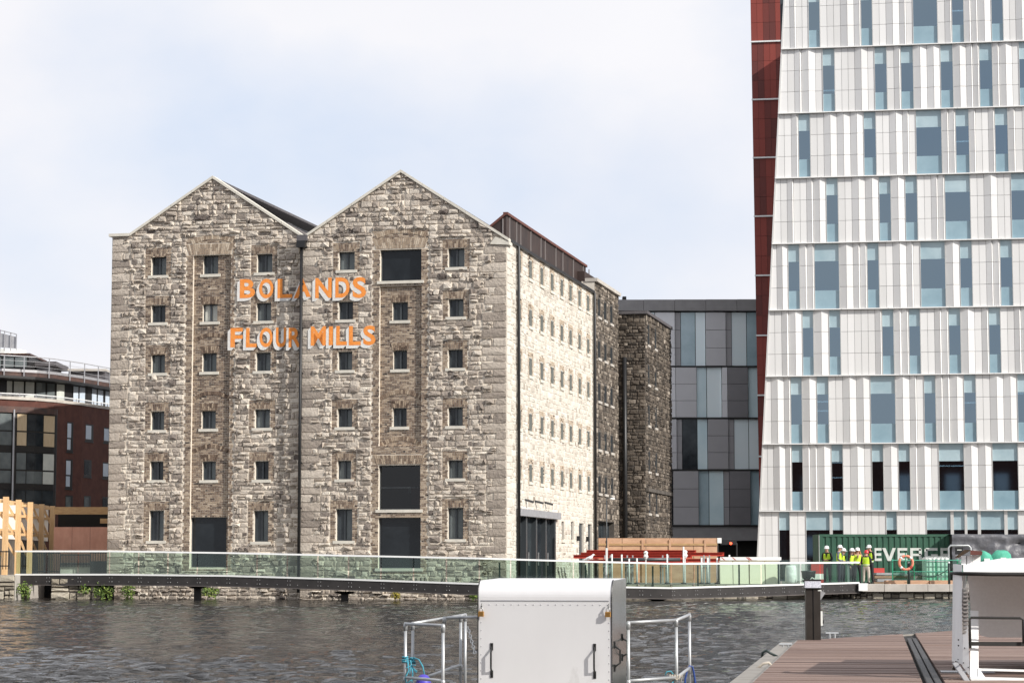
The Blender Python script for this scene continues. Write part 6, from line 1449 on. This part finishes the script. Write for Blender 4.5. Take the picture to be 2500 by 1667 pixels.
MB().box(hw, hw + .03, .03, .12, hh * .28, hh * .56).build('tap_plate', 'white_plastic', pd); MB().tube([(hw + .03, .07, hh * .36), (hw + .05, .07, hh * .36)], .03, 10).build('tap', 'handle_black', pd)
MB().box(.07, .12, -.009, -.006, hh * .955, hh * .975).build('label', 'white_plastic', pd)
# white boat and lifting stand
Yw = 21.9; kk = Yw / F
def Wp(u, v, Y=Yw): return atY(u, v, Y)
bo = thing('moored_boat', 'white boat end with grey panel and black rubbing strip at the right edge', 'boat', (Wp(2365, 1400).x, Yw, 0)); bO = Vector(bo.location)
def q_(u, v, Y): return Wp(u, v, Y) - bO
Yq = Yw + 1.0; out = [(2362, 1405), (2367, 1455), (2371, 1500), (2376, 1525), (2384, 1541), (2396, 1551), (2412, 1554.5), (3300, 1557), (3300, 1405)]
fr_ = [q_(u, v, Yq) for u, v in out]; bk_ = [q_(u, v, Yq) + Vector((.62 if i < 7 else .5, 2.6, .03)) for i, (u, v) in enumerate(out)]; n = len(out)
MB().add(fr_ + bk_, [tuple(range(n - 1, -1, -1))[::-1][::-1], tuple(range(n, 2 * n))] + [(i, (i + 1) % n, n + (i + 1) % n, n + i) for i in range(n)]).build('transom', 'boat_grey', bo)
a, b = q_(2352, 1397, Yw), q_(3300, 1399, Yw)
MB().hexa([a, b, b + Vector((.55, 2.8, 0)), a + Vector((.57, 2.8, 0)), q_(2352, 1378, Yw + .02), q_(3300, 1379, Yw + .02), q_(3300, 1379, Yw + .02) + Vector((.55, 2.8, 0)), q_(2352, 1378, Yw + .02) + Vector((.57, 2.8, 0))]).build('gunwale', 'boat_white', bo)
a, b = q_(2356, 1377.5, Yw + .05), q_(3300, 1378, Yw + .05)
MB().add([a, b, q_(3300, 1338, Yw + .7), q_(2440, 1363, Yw + .7), a + Vector((.55, 2.6, 0)), b + Vector((.5, 2.6, .0))], [(0, 1, 2, 3), (3, 2, 5, 4), (0, 3, 4)]).build('foredeck', 'boat_white', bo)
MB().tube([q_(2322, 1398, Yw + .3), q_(2345, 1399.5, Yw - .02), q_(2420, 1401, Yw - .03), q_(3300, 1403, Yw - .03)], [.012, .018, .019, .019], 8).build('rubbing_strip', 'rubber', bo, smooth=True)
st = thing('boat_stand', 'white steel boat stand with black tube fender frame, on the dock planks', 'boat stand', (Wp(2345, 1650).x, Yw, DZ)); sO = Vector(st.location)
def w_(u, v, Y): return Wp(u, v, Y) - sO
MB().hexa([w_(2331, 1615, Yw + .15), w_(2350, 1622, Yw), w_(2350, 1622, Yw) + Vector((0, .25, 0)), w_(2331, 1615, Yw + .15) + Vector((0, .15, 0)), w_(2334, 1376, Yw + .15), w_(2349, 1378, Yw), w_(2349, 1378, Yw) + Vector((0, .25, 0)), w_(2334, 1376, Yw + .15) + Vector((0, .15, 0))]).build('post', 'white_paint', st)
MB().hexa([w_(2349.5, 1625, Yw - .04), w_(2368, 1650, Yw - .1), w_(2368, 1650, Yw + .05), w_(2349.5, 1625, Yw + .1), w_(2351, 1378, Yw + .1), w_(2357, 1380, Yw + .08), w_(2357, 1380, Yw + .2), w_(2351, 1378, Yw + .22)]).build('post', 'white_paint', st)
MB().hexa([w_(2369, 1652, Yw - .12), w_(2389, 1652, Yw - .10), w_(2389, 1652, Yw + .04), w_(2369, 1652, Yw + .04), w_(2369, 1490, Yw + .72), w_(2389, 1490, Yw + .72), w_(2389, 1490, Yw + .82), w_(2369, 1490, Yw + .82)]).build('post', 'white_paint', st)
MB().bar(w_(2388, 1633, Yw + .1), w_(2600, 1639, Yw + .1), .05, .02).build('cross_bar', 'white_paint', st); MB().bar(w_(2368, 1654, Yw - .14), w_(2600, 1660, Yw - .14), .05, .025).build('cross_bar', 'white_paint', st)
MB().hexa([w_(2388, 1652, Yw - .12), w_(2405, 1652, Yw - .12), w_(2405, 1652, Yw - .08), w_(2388, 1652, Yw - .08), w_(2388, 1630, Yw - .02), w_(2390, 1630, Yw - .02), w_(2390, 1630, Yw + .02), w_(2388, 1630, Yw + .02)]).build('gusset', 'white_paint', st)
MB().hexa([w_(2371, 1675, Yw - .2), w_(2600, 1680, Yw - .2), w_(2600, 1680, Yw - .18), w_(2371, 1675, Yw - .18), w_(2371, 1657, Yw - .16), w_(2600, 1662, Yw - .16), w_(2600, 1662, Yw - .14), w_(2371, 1657, Yw - .14)]).build('kick_plate', 'white_paint', st)
MB().bar(w_(2331, 1617, Yw), w_(2368, 1672, Yw - .3), .055, .012).build('foot_plate', 'zinc', st); MB().bar(w_(2327, 1634, Yw + .1), w_(2336, 1614, Yw + .1), .03, .03).build('foot_bracket', 'pedestal', st)
MB().hexa([w_(2330, 1361, Yw + .3), w_(2341, 1361, Yw + .25), w_(2341, 1361, Yw + .5), w_(2330, 1361, Yw + .5), w_(2355, 1341, Yw + .1), w_(2371, 1342, Yw + .05), w_(2371, 1342, Yw + .3), w_(2355, 1341, Yw + .3)]).build('timber_cap', 'old_wood', st)
MB().hexa([w_(2369, 1354, Yw - .02), w_(2397, 1355, Yw - .02), w_(2397, 1355, Yw + .2), w_(2369, 1354, Yw + .2), w_(2369, 1342.5, Yw - .02), w_(2399, 1345, Yw - .02), w_(2399, 1345, Yw + .2), w_(2369, 1342.5, Yw + .2)]).build('timber_block', 'red_wood', st)
for u0, u1, v0 in ((2347, 2361, 1356), (2359, 2374, 1356), (2374.5, 2394, 1355.5)): MB().hexa([w_(u0, 1378, Yw + .06), w_(u1, 1378, Yw + .06), w_(u1, 1378, Yw + .2), w_(u0, 1378, Yw + .2), w_(u0, v0, Yw + .06), w_(u1, v0, Yw + .06), w_(u1, v0, Yw + .2), w_(u0, v0, Yw + .2)]).build('head_plate', 'white_paint', st)
# ladder strip with square holes
ld = MB(); 
for u in (2350.5, 2362.5):
    ld.hexa([w_(u - 1.7, 1545, Yw - .02), w_(u + 1.7, 1545, Yw - .02), w_(u + 1.7, 1545, Yw + .0), w_(u - 1.7, 1545, Yw + .0), w_(u - 3, 1406, Yw + .02), w_(u + .2, 1406, Yw + .02), w_(u + .2, 1406, Yw + .04), w_(u - 3, 1406, Yw + .04)])
for k in range(12): v = 1436 + k * 9.6; ld.box(*[c for c in (w_(2351, v, Yw).x, w_(2364, v, Yw).x)], -.018, .002, w_(2351, v + 2, Yw).z, w_(2351, v - 2, Yw).z)
ld.build('ladder_strip', 'ladder_grey', st)
fe = MB(); Yg = Yw + .13
fe.tube([w_(2369, 1582, Yg), w_(2367, 1512, Yg), w_(2371, 1507, Yg), w_(2490, 1508, Yg), w_(2498, 1512, Yg), w_(2499, 1570, Yg)], .0125, 10)
fe.tube([w_(2348.5, 1494, Yg), w_(2352, 1565, Yg), w_(2357, 1571, Yg + .05)], .0105, 10)
fe.build('fender_frame', 'rubber', st, smooth=True); MB().bar(w_(2356, 1570.5, Yg + .04), w_(2600, 1571.5, Yg + .04), .02, .038).build('fender_bar', 'rubber', st)
for v in (1561, 1575): MB().tube([w_(2340, v, Yw - .02), w_(2340, v, Yw + .0)], .008, 6).build('bolt', 'handle_black', st)
for a, b in ((2355, 1581), (2367, 1590), (2352, 1617), (2339, 1609), (2364, 1628)): MB().tube([w_(a, b, Yw - .15), w_(a, b, Yw + .0)], .006, 6).build('bolt', 'handle_black', st)
